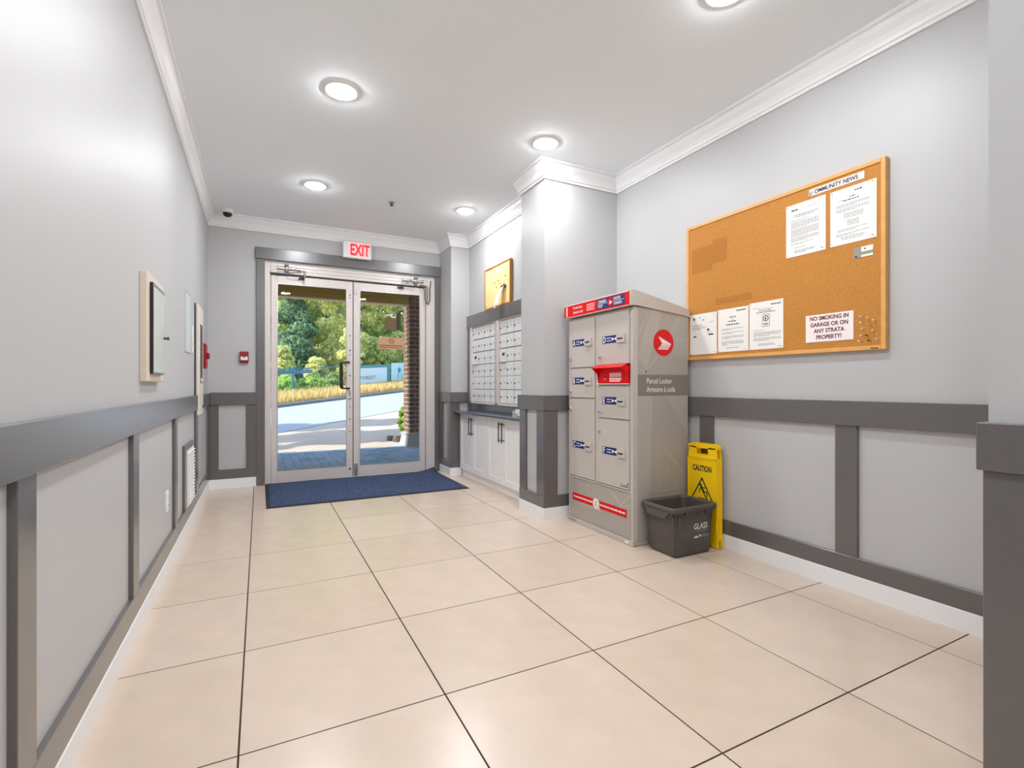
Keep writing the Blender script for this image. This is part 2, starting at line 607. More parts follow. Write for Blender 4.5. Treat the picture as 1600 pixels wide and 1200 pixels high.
# right wall
bd('chair_rail', wall_right, XR - RT, XR + .002, YJ, YC0 - RT, ZR0 - .008, ZR1)
bd('bottom_board', wall_right, XR - ST, XR + .002, YJ, YC0 - ST, ZB0 - .006, ZB1 - .004)
for y0, y1 in ((3.17, 3.272), (2.293, 2.402), (1.412, 1.519), (.53, .64)):
    bd('stile', wall_right, XR - ST, XR + .002, y0, y1, ZB1 - .004, ZR0 - .008)
# near return
bd('chair_rail', wall_near, XJ - .028, XJ + .002, YR, YJ + .012, .853, .958)
bd('corner_board', wall_near, XJ - .017, XJ + .002, YJ - .2, YJ + .004, ZB1, .853)
bd('bottom_board', wall_near, XJ - .017, XJ + .002, YR, YJ + .004, ZB0, ZB1)
bd('chair_rail', wall_near, XJ, XR - RT, YJ - .002, YJ + .012, .853, .958)

# baseboards
bp = [(0, 0), (.018, 0), (.018, .088), (.012, .097), (0, .097)]
for nm, pth, lb in (('baseboard_left', [(XL, YR), (XL, YB), (-.032, YB)], 'white baseboard along the left wall and the corner'),
                    ('baseboard_pilaster', [(XC, 5.742), (XC, YP), (2.085, YP)], 'short white baseboard round the pilaster foot'),
                    ('baseboard_column', [(XC, YC1 + .005), (XC, YC0), (XR, YC0)], 'white baseboard round the column foot'),
                    ('baseboard_right', [(XR, YC0 - .02), (XR, YJ)], 'white baseboard along the right wall'),
                    ('baseboard_near', [(XJ, YJ), (XJ, YR)], 'white baseboard on the near wall return')):
    tag(sweep(pth, bp).build(nm, M['base']), lb, 'baseboard', kind='structure')

# door casing
cas = thing('trim_2', (0.94, YB, 0), 'dark grey casing boards round the entrance doors', 'door casing', kind='structure')
MB().box(-.035, .045, YB - .022, YB + .01, 0, 2.36, .002).build('side_board', M['trim'], cas)
MB().box(1.887, XC - .006, YB - .022, YB + .01, 0, 2.36, .002).build('side_board', M['trim'], cas)
MB().box(-.042, XC - .002, YB - .036, YB + .01, 2.355, 2.474, .003).build('head_board', M['trim'], cas)

# ------------------------------------------------------------------ entrance doors
fr = thing('trim_3', (0.94, 5.85, 0), 'satin aluminium door frame of the entrance doors', 'door frame', kind='structure')
MB().box(DX0 + .001, .0995, 5.785, 5.90, 0, 2.334, .003).box(DX0 + .002, .062, 5.779, 5.79, 0, 2.333).build('jamb', M['alum'], fr)
MB().box(1.7855, DX1 - .001, 5.785, 5.90, 0, 2.334, .003).box(1.872, DX1 - .002, 5.779, 5.79, 0, 2.333).build('jamb', M['alum'], fr)
MB().box(.0995, 1.7855, 5.785, 5.90, 2.228, 2.334, .003).box(.1, 1.785, 5.779, 5.79, 2.30, 2.312).box(.1, 1.785, 5.779, 5.79, 2.262, 2.268).build('head', M['alum'], fr)
MB().box(.1, 1.785, 5.80, 5.88, 0, .012, .003).build('sill', M['alum'], fr)
MB().box(.1, 1.785, 5.85, 5.88, 2.205, 2.23).build('stop', M['alumdark'], fr)


def leaf(name, x0, x1, gx0, gx1, label):
    t = thing(name, ((x0 + x1) / 2, 5.83, 0.012), label, 'door', kind='structure')
    y0, y1 = 5.808, 5.850
    MB().box(x0, gx0, y0, y1, .014, 2.212, .003).build('stile', M['alum'], t)
    MB().box(gx1, x1, y0, y1, .014, 2.212, .003).build('stile', M['alum'], t)
    MB().box(gx0, gx1, y0, y1, 2.126, 2.212, .003).build('top_rail', M['alum'], t)
    MB().box(gx0, gx1, y0, y1, .014, .133, .003).build('bottom_rail', M['alum'], t)
    for a, b, c, d in ((gx0, gx0 + .006, .133, 2.126), (gx1 - .006, gx1, .133, 2.126), (gx0 + .006, gx1 - .006, .133, .139), (gx0 + .006, gx1 - .006, 2.120, 2.126)):
        MB().box(a, b, y0 - .003, y0 + .006, c, d).build('glazing_bead', M['steel'], t)
    MB().box(gx0 - .002, gx1 + .002, 5.826, 5.832, .131, 2.128).build('glass_pane', M['glass'], t)
    return t


d1 = leaf('door_1', .104, .936, .163, .868, 'left glass entrance door with pull handle')
d2 = leaf('door_2', .944, 1.781, 1.013, 1.716, 'right glass entrance door with the two stickers')
MB().box(.9385, .9415, 5.815, 5.848, .014, 2.212).build('meeting_gap', M['alumdark'], d1)


def pull(par, yy, sgn):
    pts = [(.898, yy, 1.301)]
    for k in range(0, 7):
        a = k / 6 * math.pi / 2
        pts.append((.842 - .028 * math.sin(a), yy + sgn * -.045, 1.301 - .028 + .028 * math.cos(a)))
    for k in range(0, 7):
        a = k / 6 * math.pi / 2
        pts.append((.842 - .028 * math.cos(a), yy + sgn * -.045, 1.007 + .028 - .028 * math.sin(a)))
    pts.append((.898, yy, 1.007))
    return MB().tube(pts, .0105, 10).lathe((.898, yy, 1.301), [(.018, -.002), (.018, .004), (0, .004)], 12, 1).build('pull_handle', M['bronze'], par)


pull(d1, 5.806, 1)
pull(d1, 5.852, -1)
for z, r in ((1.437, .008), (1.384, .006), (1.151, .007), (1.60, .006), (2.06, .007), (2.03, .006), (.80, .006), (.66, .006), (.52, .006), (.10, .011)):
    MB().lathe((.905, 5.806, z), [(0, -.004), (r, -.004), (r, .003)], 12, 1).build('screw', M['darkgrey'], d1)
MB().box(.893, .915, 5.798, 5.809, .925, .985, .003).lathe((.904, 5.797, .90), [(0, -.006), (.013, -.006), (.014, .012)], 14, 1).build('lock_cylinder', M['steel'], d1)
MB().box(.950, .985, 5.798, 5.809, 2.07, 2.19, .003).tube([(.972, 5.797, 2.075), (.972, 5.797, 2.13)], .005, 8).build('flush_bolt', M['alum'], d2)
MB().box(.952, .99, 5.792, 5.809, .03, .16, .003).tube([(.97, 5.79, .02), (.97, 5.79, .12)], .007, 8).box(.955, .985, 5.784, 5.80, .06, .075).build('flush_bolt', M['steel'], d2)


def closer(par, x0, x1, flip, label):
    """overhead closer: body on the header, two-piece arm down to the leaf"""
    t = thing('door_closer', ((x0 + x1) / 2, 5.77, 2.28), label, 'door closer', 'overhead door closers')
    y = 5.762
    MB().box(x0 - .01, x1 + .01, 5.772, 5.786, 2.246, 2.312, .003).build('mounting_plate', M['alum'], t)
    MB().tube([(x0, y, 2.279), (x1, y, 2.279)], .016, 14).build('cylinder_body', M['steel'], t)
    cx = x0 + (x1 - x0) * (.38 if not flip else .62)
    MB().lathe((cx, y, 0), [(.0, 2.245), (.022, 2.245), (.022, 2.318), (0, 2.318)], 14).build('spindle', M['steel'], t)
    ex = x1 + .03 if not flip else x0 - .02
    ax = ex if not flip else (x0 + .06)
    fx = cx + .02
    MB().tube([(cx, y - .012, 2.240), (cx + (.03 if not flip else -.03), y - .05, 2.222)], .009, 8).build('crank', M['steel'], t)
    if not flip:
        MB().tube([(cx + .03, y - .05, 2.218), (ex, y - .10, 2.246)], .0075, 8).build('arm', M['chrome'], t)
        MB().tube([(ex, y - .10, 2.246), (ex, y - .09, 2.19)], .012, 8).build('elbow', M['chrome'], t)
        MB().box(ex - .05, ex + .01, 5.785, 5.809, 2.182, 2.204, .003).tube([(ex, y - .09, 2.195), (ex - .02, 5.79, 2.193)], .007, 8).build('leaf_bracket', M['darkgrey'], t)
    else:
        MB().tube([(x0 + .15, y - .05, 2.215), (ax, y - .10, 2.262)], .0075, 8).build('arm', M['chrome'], t)
        MB().tube([(ax, y - .10, 2.262), (x0, y - .08, 2.203)], .0075, 8).build('forearm', M['chrome'], t)
        MB().box(x0 - .06, x0 + .01, 5.785, 5.809, 2.182, 2.204, .003).tube([(x0, y - .08, 2.203), (x0 - .02, 5.79, 2.193)], .007, 8).build('leaf_bracket', M['darkgrey'], t)
    return t


closer(d1, .165, .392, False, 'steel overhead closer above the left glass door')
closer(d2, 1.50, 1.745, True, 'steel overhead closer above the right glass door beside the hanging cable')
tb = MB().box(.092, .24, 5.775, 5.786, 2.214, 2.232, .002).build('bracket_bar', M['darkgrey'], org=(.166, 5.78, 2.22))
tag(tb, 'dark metal bar screwed under the left door closer', 'bracket')
cb = MB()
loopA = [(1.70, 5.775, 2.222), (1.735, 5.765, 2.208), (1.757, 5.76, 2.18), (1.758, 5.755, 2.12), (1.762, 5.75, 2.06), (1.775, 5.745, 2.02), (1.79, 5.745, 2.012),
         (1.806, 5.748, 2.03), (1.822, 5.755, 2.055), (1.826, 5.76, 2.12), (1.826, 5.765, 2.2), (1.838, 5.77, 2.27), (1.838, 5.772, 2.30)]
cb.tube(loopA, .0055, 8)
cb.tube([(1.70, 5.774, 2.236), (1.792, 5.768, 2.232), (1.797, 5.765, 2.20), (1.794, 5.76, 2.06), (1.785, 5.752, 2.02)], .0045, 8)
cbo = cb.build('door_cable', M['darkgrey'], org=(1.79, 5.77, 2.0))
tag(cbo, 'dark looped cable hanging at the top right of the doors', 'cable')

# stickers on the right pane
P = face_south(5.826)
st = thing('window_sticker', (1.365, 5.826, 1.69), 'small square brown sticker on the right glass door', 'sticker')
MB().rect(P, 1.296, 1.693, 1.437, 1.832, .0005, .0015).build('sheet', M['sign_brown'], st)
MB().rect(P, 1.30, 1.80, 1.433, 1.828, .0015, .0019).rect(P, 1.35, 1.77, 1.385, 1.8, .0015, .0019).build('print', M['sign_dim'], st)
st = thing('window_sticker', (1.375, 5.826, 1.46), 'wide tan no smoking sticker on the right glass door', 'sticker')
MB().rect(P, 1.226, 1.462, 1.527, 1.602, .0005, .0015).build('sheet', M['sign_tan'], st)
pr = MB().ring(P, 1.377, 1.561, .026, .034, .0015, .0019).stroke(P, [(1.357, 1.578), (1.397, 1.544)], .006, .0015, .0019).rect(P, 1.36, 1.557, 1.395, 1.564, .0015, .0019)
pr.rect(P, 1.24, 1.50, 1.505, 1.514, .0015, .0019).rect(P, 1.24, 1.478, 1.515, 1.488, .0015, .0019)
pr.build('print', M['sign_rust'], st)

# exit sign
t = thing('exit_sign', (.968, 5.72, 2.45), 'white box with red EXIT letters above the entrance doors', 'exit sign')
MB().box(.815, 1.122, 5.685, 5.744, 2.452, 2.634, .006).build('housing', M['white'], t)
P = face_south(5.685)
MB().rect(P, .876, 2.472, 1.096, 2.626, 0, .002).build('lit_face', M['exit_face'], t)
text('EXIT', .172, P, .886, 2.487, M['exit_red'], t, w=.003, bold=.03, sx=.60)
MB().box(.95, .965, 5.70, 5.715, 2.444, 2.454).build('test_button', M['darkgrey'], t)

# fire alarm pull station
t = thing('fire_alarm_pull', (-.144, 5.78, 1.27), 'red fire alarm pull station with white T bar on the end wall', 'fire alarm')
MB().box(-.184, -.104, 5.745, 5.785, 1.272, 1.386, .005).build('housing', M['darkred'], t)
P = face_south(5.745)
MB().rect(P, -.176, 1.298, -.112, 1.335, 0, .012).build('pull_bar', M['white'], t)
MB().rect(P, -.147, 1.322, -.141, 1.334, .012, .0125).rect(P, -.16, 1.328, -.128, 1.334, .012, .0125).build('lettering', M['print'], t)

# ------------------------------------------------------------------ door mat
mb = MB()
nx, ny = 46, 30
mx0, mx1, my0, my1 = .046, 1.884, 4.645, 5.80


def matz(x, y):
    z = .011
    dx, dy = mx1 - x, my1 - y
    r = math.hypot(dx * 1.1, dy * .9)
    z += .05 * max(0, 1 - r / .26) ** 2
    z += .004 * max(0, 1 - math.hypot(x - .5, (y - my1) * .8) / .5) ** 2
    return z


vs = []
for j in range(ny + 1):
    for i in range(nx + 1):
        x = mx0 + .035 + (mx1 - mx0 - .07) * i / nx
        y = my0 + .03 + (my1 - my0 - .055) * j / ny
        vs.append((x, y, matz(x, y)))
fs = [(j * (nx + 1) + i, j * (nx + 1) + i + 1, (j + 1) * (nx + 1) + i + 1, (j + 1) * (nx + 1) + i) for j in range(ny) for i in range(nx)]
mt = thing('door_mat', (.965, 5.22, 0), 'navy blue carpet mat with black rubber edge inside the entrance doors', 'mat')
mb.add(vs, fs, True)
mb.build('carpet_pile', M['mat'], mt)
eb = MB()
ring_in, ring_out, ring_bot = [], [], []
per = [(i / 40, 0) for i in range(40)] + [(1, j / 26) for j in range(26)] + [(1 - i / 40, 1) for i in range(40)] + [(0, 1 - j / 26) for j in range(26)]
for a, b in per:
    xi, yi = mx0 + .035 + (mx1 - mx0 - .07) * a, my0 + .03 + (my1 - my0 - .055) * b
    xo, yo = mx0 + (mx1 - mx0) * a, my0 + (my1 - my0) * b
    zi = matz(xi, yi)
    zo = matz(xo, yo) - .007
    ring_in.append((xi, yi, zi - .001)); ring_out.append((xo, yo, zo)); ring_bot.append((xo, yo, max(.0006, zo - .004)))
eb.loft([ring_in, ring_out, ring_bot])
eb.build('rubber_edge', M['matedge'], mt)

# ------------------------------------------------------------------ recessed lights, ceiling fittings
lt = thing('recessed_light', (0.425, 3.04, ZC), 'large round recessed light nearest the viewer on the left', 'ceiling light', 'recessed ceiling lights')
c = (0.425, 3.04, ZC)
MB().lathe(c, [(.098, 0), (.098, -.004), (.09, -.010), (.080, -.009), (.079, -.002)], 36).build('trim_ring', M['white'], lt)
MB().lathe(c, [(.0785, -.004), (.077, -.0125), (.07, -.0165), (.05, -.0195), (.025, -.0215), (.0005, -.0225)], 36).build('diffuser', M['lamp'], lt)
for x, y, lb in ((1.815, 3.035, 'round recessed light above the column corner'), (.425, 4.575, 'round recessed light in the left row nearer the entrance doors'),
                 (1.81, 4.565, 'round recessed light above the mailbox alcove')):
    dup(lt, (x, y, ZC), lb)
for x, y, lb in ((.425, 1.5, 'recessed light over the viewer on the left, mirrored in the door glass'), (1.815, 1.5, 'recessed light over the viewer on the right, mirrored in the door glass'),
                 (.25, -.04, 'first added fill light in the ceiling behind the viewer, unseen'), (.25, -1.58, 'second added fill light in the ceiling behind the viewer, unseen'), (.3, -2.9, 'last added fill light in the ceiling behind the viewer, unseen')):  # lights behind the viewer are unseen, added to brighten the near end
    dup(lt, (x, y, ZC), lb)

t = thing('fire_sprinkler', (1.108, 4.68, ZC), 'small chrome fire sprinkler on the ceiling between the lights', 'sprinkler')
c = (1.108, 4.68, ZC)
MB().lathe(c, [(.036, 0), (.036, -.004), (.03, -.009), (.012, -.010), (.012, 0)], 20).build('escutcheon', M['steel'], t)
MB().tube([(1.108, 4.68, ZC), (1.108, 4.68, ZC - .028)], .008, 10).lathe(c, [(0, -.03), (.018, -.03), (.018, -.033), (0, -.033)], 14).build('deflector', M['darkgrey'], t)
t = thing('security_camera', (-.285, 5.62, ZC), 'small dome security camera in the far left ceiling corner', 'camera')
c = (-.285, 5.62, ZC)
MB().lathe(c, [(.058, 0), (.058, -.022), (.05, -.032), (.036, -.034)], 24).build('base', M['white'], t)
MB().lathe((-.285, 5.62, ZC - .03), [(.042, .002), (.041, -.012), (.034, -.028), (.02, -.037), (.0005, -.04)], 24).build('dome', M['black'], t)
t = MB().tube([(1.93, 3.265, ZC), (1.93, 3.265, ZC - .02)], .007, 8).lathe((1.93, 3.265, ZC - .02), [(.012, 0), (.012, -.006), (0, -.006)], 10).build('ceiling_hook', M['darkgrey'], org=(1.93, 3.265, ZC))
tag(t, 'tiny dark hook in the ceiling at the column crown corner', 'hook')

# ------------------------------------------------------------------ left wall fittings
t = thing('wall_cabinet', (XL, 2.86, 1.05), 'beige board on the left wall with a black framed mirror door', 'cabinet')
MB().box(XL - .001, -.44, 2.655, 3.07, 1.057, 1.545, .003).build('backing_board', M['beige'], t)
MB().box(-.44, -.427, 2.71, 2.985, 1.092, 1.505, .002).build('door_frame', M['black'], t)
MB().box(-.429, -.424, 2.718, 2.978, 1.100, 1.497, .001).build('door_pane', M['green_glass'], t)
MB().box(-.428, -.4215, 2.712, 2.984, 1.488, 1.496, .001).box(-.428, -.4215, 2.712, 2.984, 1.094, 1.102, .001).build('door_edge', M['steel'], t)
MB().lathe((-.424, 2.962, 1.272), [(.006, 0), (.005, .012), (.009, .016), (.008, .022), (0, .023)], 12, 0).build('knob', M['darkgrey'], t)

t = thing('access_panel', (XL, 4.27, 1.28), 'flat pale access panel set flush in the left wall', 'panel')
MB().box(XL - .001, XL + .0025, 4.118, 4.423, 1.282, 1.705, .001).build('door', M['pale_panel'], t)
g = MB()
for a, b, cc, d in ((4.112, 4.118, 1.276, 1.711), (4.423, 4.429, 1.276, 1.711), (4.118, 4.423, 1.276, 1.282), (4.118, 4.423, 1.705, 1.711)):
    g.box(XL - .001, XL + .004, a, b, cc, d)
g.build('frame', M['steel'], t)

t = thing('wall_plate', (XL, 4.54, 1.29), 'narrow pale switch plate beside the entry panel on left wall', 'switch')
MB().box(XL - .001, XL + .006, 4.515, 4.575, 1.29, 1.503, .002).build('plate', M['white'], t)
MB().box(XL + .005, XL + .014, 4.53, 4.56, 1.352, 1.368, .002).build('toggle', M['chrome'], t)

t = thing('entry_panel', (XL, 4.85, .80), 'tall cream entry panel on the left wall near the corner', 'panel')
MB().box(XL - .001, XL + .010, 4.674, 5.04, .792, 1.70, .002).build('dark_backplate', M['darkgrey'], t)
MB().box(XL + .008, XL + .03, 4.685, 5.035, .80, 1.692, .004).build('housing', M['cream'], t)
MB().box(XL + .029, XL + .032, 4.79, 4.96, 1.06, 1.545, .001).build('display', M['darkgrey'], t)
MB().box(XL + .03, XL + .037, 4.81, 4.94, 1.07, 1.10, .001).build('keypad', M['white'], t)
MB().lathe((XL + .03, 4.98, .86), [(.012, 0), (.012, .005), (0, .006)], 10, 0).build('lock', M['black'], t)

t = thing('alarm_horn', (XL, 5.18, 1.19), 'red wall alarm horn with strobe beyond the entry panel', 'alarm')
MB().box(XL - .001, XL + .045, 5.10, 5.26, 1.19, 1.41, .008).build('housing', M['darkred'], t)
MB().box(XL + .044, XL + .066, 5.14, 5.22, 1.275, 1.33, .006).build('strobe', M['darkred'], t)
MB().lathe((XL + .045, 5.18, 1.235), [(.025, 0), (.025, .004), (0, .004)], 14, 0).build('sounder', M['red'], t)

t = thing('vent_grille', (XL, 4.24, .14), 'white slatted vent in a dark frame low on left wall', 'vent')
MB().box(XL - .001, XL + .017, 3.985, 4.45, .19, .63, .002).build('frame', M['trim'], t)
MB().box(XL + .016, XL + .022, 4.075, 4.43, .19, .585, .002).build('body', M['white'], t)
for k in range(16):
    z = .205 + k * .0235
    MB().box(XL + .021, XL + .032, 4.085, 4.42, z, z + .012, .002).build('slat', M['white'], t)
t = thing('wall_outlet', (XL, 3.36, .33), 'white power outlet low on the left wall panel', 'outlet')
MB().box(XL - .001, XL + .006, 3.32, 3.395, .332, .445, .002).build('plate', M['white'], t)
MB().box(XL + .005, XL + .008, 3.34, 3.375, .398, .428, .001).box(XL + .005, XL + .008, 3.34, 3.375, .348, .378, .001).build('socket', M['white'], t)
MB().box(XL + .0078, XL + .0085, 3.35, 3.353, .41, .42).box(XL + .0078, XL + .0085, 3.362, 3.365, .41, .42).box(XL + .0078, XL + .0085, 3.35, 3.353, .36, .37).box(XL + .0078, XL + .0085, 3.362, 3.365, .36, .37).build('slot', M['black'], t)

# ------------------------------------------------------------------ mailbox alcove
sur = thing('trim_4', (XA, 4.55, .83), 'dark painted boards framing the mailboxes', 'trim', kind='structure')
MB().box(XA - .034, XA + .002, YC1, YP - .003, 1.704, 1.84, .003).build('head_board', M['trim'], sur)
MB().box(XA - .026, XA + .002, 5.325, YP - .003, .757, 1.704, .002).build('side_board', M['trim'], sur)
MB().box(XA - .014, XA + .002, YC1, 5.325, .757, .836, .002).build('backsplash', M['counter'], sur)

zrow = [1.694, 1.552, 1.411, 1.27, 1.134, 1.000, .858]
FD = face_west(XA - .012)
door_me = MB().box(-.007, 0, -.0725, .0725, -.0655, .0655, .0025).mesh('mailbox_door', M['mail'])
lock_me = MB().lathe((-.007, .055, -.006), [(.0095, 0), (.0095, -.004), (.006, -.006), (0, -.006)], 10, 0).mesh('lock', M['darkgrey'])
tag_me = MB().box(-.0085, -.0068, -.038, -.012, -.004, .004).mesh('number_plate', M['printlight'])


def mailbank(yl, ncol, pitch, label, special_lock):
    y_r = yl - ncol * pitch
    t = thing('mailbox_bank', (XA, (yl + y_r) / 2, .84), label, 'mailboxes', 'apartment mailboxes in the alcove')
    f = MB()
    f.box(XA - .03, XA + .001, yl, yl + .055, .84, 1.704, .003).box(XA - .03, XA + .001, y_r - .012, y_r, .84, 1.704, .002)
    f.box(XA - .022, XA + .001, y_r, yl, 1.694, 1.704).box(XA - .03, XA + .001, y_r - .012, yl + .055, .836, .858, .002)
    f.build('frame', M['alum'], t)
    MB().box(XA - .004, XA + .001, y_r, yl, .858, 1.694).build('back_panel', M['grey_gap'], t)
    o0 = origin(t)
    for r in range(6):
        zc, hh = (zrow[r] + zrow[r + 1]) / 2, zrow[r] - zrow[r + 1]
        for k in range(ncol):
            yc = yl - pitch * (k + .5)
            d = bpy.data.objects.new('mailbox_door', door_me)
            COL.objects.link(d)
            d.parent = t
            d.location = Vector((XA - .004, yc, zc)) - o0
            sp = (r == 2 and k == 0)
            if sp:
                d['label'] = 'outgoing mail door with large lock and slot'
                b = MB().lathe((XA - .011, yc + .0, zc + .012), [(.015, 0), (.015, -.006), (.008, -.010), (0, -.010)], 14, 0)
                b.box(XA - .014, XA - .011, yc - .034, yc - .012, zc + .004, zc + .026)
                b.build('large_lock', M['darkgrey'], d)
                MB().box(XA - .03, XA - .008, yc - .06, yc + .065, zc - .072, zc - .064, .002).build('slot_lip', M['steel'], d)
            else:
                for nm, me in (('lock', lock_me), ('number_plate', tag_me)):
                    q = bpy.data.objects.new(nm, me)
                    COL.objects.link(q)
                    q.parent = d
    return t


mailbank(5.243, 4, .156, 'left bank of brushed metal mailboxes next to the pilaster', True)
mailbank(4.530, 4, .1545, 'right bank of brushed metal mailboxes next to the column', False)

# counter and cabinets under the mailboxes
ct = MB()
ct_prof = [(XA, .728), (1.99, .728), (1.979, .732), (1.975, .742), (1.979, .753), (1.99, .757), (XA, .757)]
ct.loft([[(x, YC1 + .001, z) for x, z in ct_prof], [(x, YP - .002, z) for x, z in ct_prof], ], False, True, True)
ct.box(1.975, XC + .02, YP - .05, YP - .03, .73, .755)
o = ct.build('countertop', M['counter'], org=(2.08, 4.5, .728))
tag(o, 'glossy slate grey countertop below the mailboxes', 'countertop')


def cabinet(y1, y0, ym, label):
    t = thing('base_cabinet', (2.1, (y0 + y1) / 2, 0), label, 'cabinet', 'white cabinets under the counter')
    MB().box(2.075, XA - .022, y0, y1, .085, .728).build('carcass', M['cabinet'], t)
    MB().box(2.09, XA - .022, y0, y1, 0, .085).build('toe_kick', M['cabinet'], t)
    for a, b, hs in ((y1 - .002, ym + .0015, ym + .035), (ym - .0015, y0 + .002, ym - .035)):
        lo, hi = min(a, b), max(a, b)
        fw = .058
        d = MB()
        d.box(2.056, 2.075, lo, lo + fw, .09, .722, .0015).box(2.056, 2.075, hi - fw, hi, .09, .722, .0015)
        d.box(2.056, 2.075, lo + fw, hi - fw, .664, .722, .0015).box(2.056, 2.075, lo + fw, hi - fw, .09, .148, .0015)
        d.box(2.066, 2.075, lo + fw, hi - fw, .148, .664)
        dd = d.build('door', M['cabinet'], t)
        h = MB().tube([(2.028, hs, .495), (2.028, hs, .688)], .0055, 10)
        for z in (.515, .668):
            h.tube([(2.058, hs, z), (2.028, hs, z)], .0045, 8)
        h.build('bar_handle', M['black'], dd)
    return t


cabinet(5.36, 4.612, 4.99, 'white shaker cabinet beside the pilaster')
cabinet(4.606, 3.86, 4.232, 'white shaker cabinet beside the column')
MB_f = MB().box(2.062, XA, YC1 + .002, 3.858, 0, .728).box(2.062, XA, 5.361, YP - .02, .085, .728)
tag(MB_f.build('filler_panel', M['cabinet'], org=(2.1, 3.76, 0)), 'white filler panel at the end of the cabinets', 'panel')

# little holder on the counter
t = thing('leaflet_holder', (2.08, 4.0, .757), 'small clear leaflet holder on the counter beside the column', 'holder')
MB().box(2.05, 2.10, 3.93, 4.02, .757, .762, .001).box(2.088, 2.092, 3.93, 4.02, .76, .82).build('stand', M['green_glass'], t)
MB().box(2.080, 2.086, 3.935, 4.015, .763, .822, .0005).build('cards', M['paper'], t)
MB().box(2.052, 2.056, 3.93, 4.02, .76, .785).box(2.052, 2.090, 4.018, 4.022, .76, .81).build('front_lip', M['steel'], t)


# ------------------------------------------------------------------ small corkboard leaning above the mailboxes
def boardframe(x0, x1, y0, y1, z0, z1, fw, m):
    mb = MB()
    mb.box(x0, x1, y0, y0 + fw, z0, z1, .002).box(x0, x1, y1 - fw, y1, z0, z1, .002)
    mb.box(x0, x1, y0 + fw, y1 - fw, z0, z0 + fw, .002).box(x0, x1, y0 + fw, y1 - fw, z1 - fw, z1, .002)
    return mb


t = thing('corkboard', (XA - .02, 4.56, 1.84), 'small pale corkboard standing on the ledge above the mailboxes', 'corkboard')
boardframe(XA - .032, XA - .004, 4.262, 4.87, 1.841, 2.272, .014, M['pine']).build('frame', M['pine_dark'], t)
MB().box(XA - .026, XA - .004, 4.274, 4.858, 1.853, 2.26).build('cork_panel', M['cork_pale'], t)
n_ = thing('paper_note', (XA - .04, 4.42, 1.85), 'curled white paper note hanging from the small corkboard', 'note')
vs, fs = [], []
NN = 14
for k in range(NN + 1):
    s = k / NN
    z = 2.03 - .215 * s
    y = 4.405 + .075 * s ** .9
    x = XA - .034 - .05 * math.sin(s * math.pi * .62)
    vs += [(x, y + .045, z), (x, y - .052, z + .012)]
fs = [(2 * k, 2 * k + 1, 2 * k + 3, 2 * k + 2) for k in range(NN)]
mbn = MB().add(vs, fs, True)
mbn.add([(v[0] - .0006, v[1], v[2]) for v in vs], fs, True)
mbn.build('sheet', M['paper'], n_)
MB().box(XA - .045, XA - .03, 4.352, 4.445, 2.005, 2.032, .002).tube([(XA - .03, 4.42, 2.03), (XA - .038, 4.37, 2.05)], .004, 6).build('clip', M['darkgrey'], n_)
MB().box(XA - .087, XA - .083, 4.445, 4.475, 1.826, 1.834).build('print', M['print'], n_)
pin_bm = MB().lathe((0, 0, 0), [(.0045, -.012), (.0025, -.009), (.0025, -.004), (.0055, -.001), (.0055, 0), (0, 0)], 10, 0)
pin_me = pin_bm.mesh('push_pin', M['darkgrey'])
pin0 = None
for y, z, lb in ((4.47, 2.06, 'just left of the note clip'), (4.53, 2.10, 'above and left of the note clip'), (4.57, 2.04, 'in the middle of the board'), (4.62, 2.09, 'left of the middle'),
                 (4.36, 2.12, 'nearest the right edge'), (4.835, 1.875, 'in the lower left corner')):
    o = bpy.data.objects.new('push_pin', pin_me)
    COL.objects.link(o)
    o.location = (XA - .0265, y, z)
    tag(o, 'tiny dark push pin in the small corkboard, ' + lb, 'push pin', 'pins in the small corkboard')

# ------------------------------------------------------------------ parcel locker
LX, LY0, LY1, LXB = 2.14, 2.48, 3.222, 2.622
L = thing('parcel_locker', (2.38, 2.85, 0), 'tall taupe parcel locker with red header beside the column', 'parcel locker')
MB().box(LX + .004, LXB, LY0, LY1, .0, 1.552, .006).build('body', M['locker'], L)
# sloped roof cap
cap = MB()
prf = [(2.112, 1.556), (2.112, 1.650), (2.135, 1.656), (2.16, 1.652), (LXB, 1.558), (LXB, 1.512), (2.165, 1.556)]
ya, yb = LY0 - .012, LY1 + .012
cap.loft([[(x, ya, z) for x, z in prf], [(x, yb, z) for x, z in prf]], False, True, True)
cap.build('roof_cap', M['locker'], L)
HP = face_west(2.112)
hd = MB().rect(HP, -3.238, 1.557, -2.488, 1.649, .0, .006)
hdo = hd.build('header_sign', M['red'], L)
MB().rect(HP, -3.238, 1.645, -2.488, 1.650, .0062, .0068).rect(HP, -3.238, 1.556, -2.488, 1.5585, .0062, .0068).build('header_edge', M['paper'], hdo)
text('1', .095, HP, -3.224, 1.569, M['paper'], hdo, w=.0066, bold=.035, sx=.95)
text('Parcel Locker', .026, HP, -3.115, 1.612, M['paper'], hdo, w=.0066, bold=.01, sx=.80)
text('Armoire à colis', .026, HP, -3.115, 1.578, M['paper'], hdo, w=.0066, bold=.01, sx=.76)
bars = MB()
for k in range(4):
    bars.rect(HP, -2.945, 1.580 + k * .0135, -2.850, 1.5845 + k * .0135, .0062, .0068)
bars.build('small_print', M['cream_paper'], hdo)
MB().rect(HP, -2.822, 1.570, -2.524, 1.638, .006, .0072).build('logo_panel', M['blue'], hdo)
text('CANADA', .026, HP, -2.806, 1.611, M['paper'], hdo, w=.0078, bold=.02, sx=.82)
text('POST', .026, HP, -2.806, 1.579, M['paper'], hdo, w=.0078, bold=.02, sx=.82)
text('POSTES', .026, HP, -2.637, 1.611, M['paper'], hdo, w=.0078, bold=.02, sx=.80)
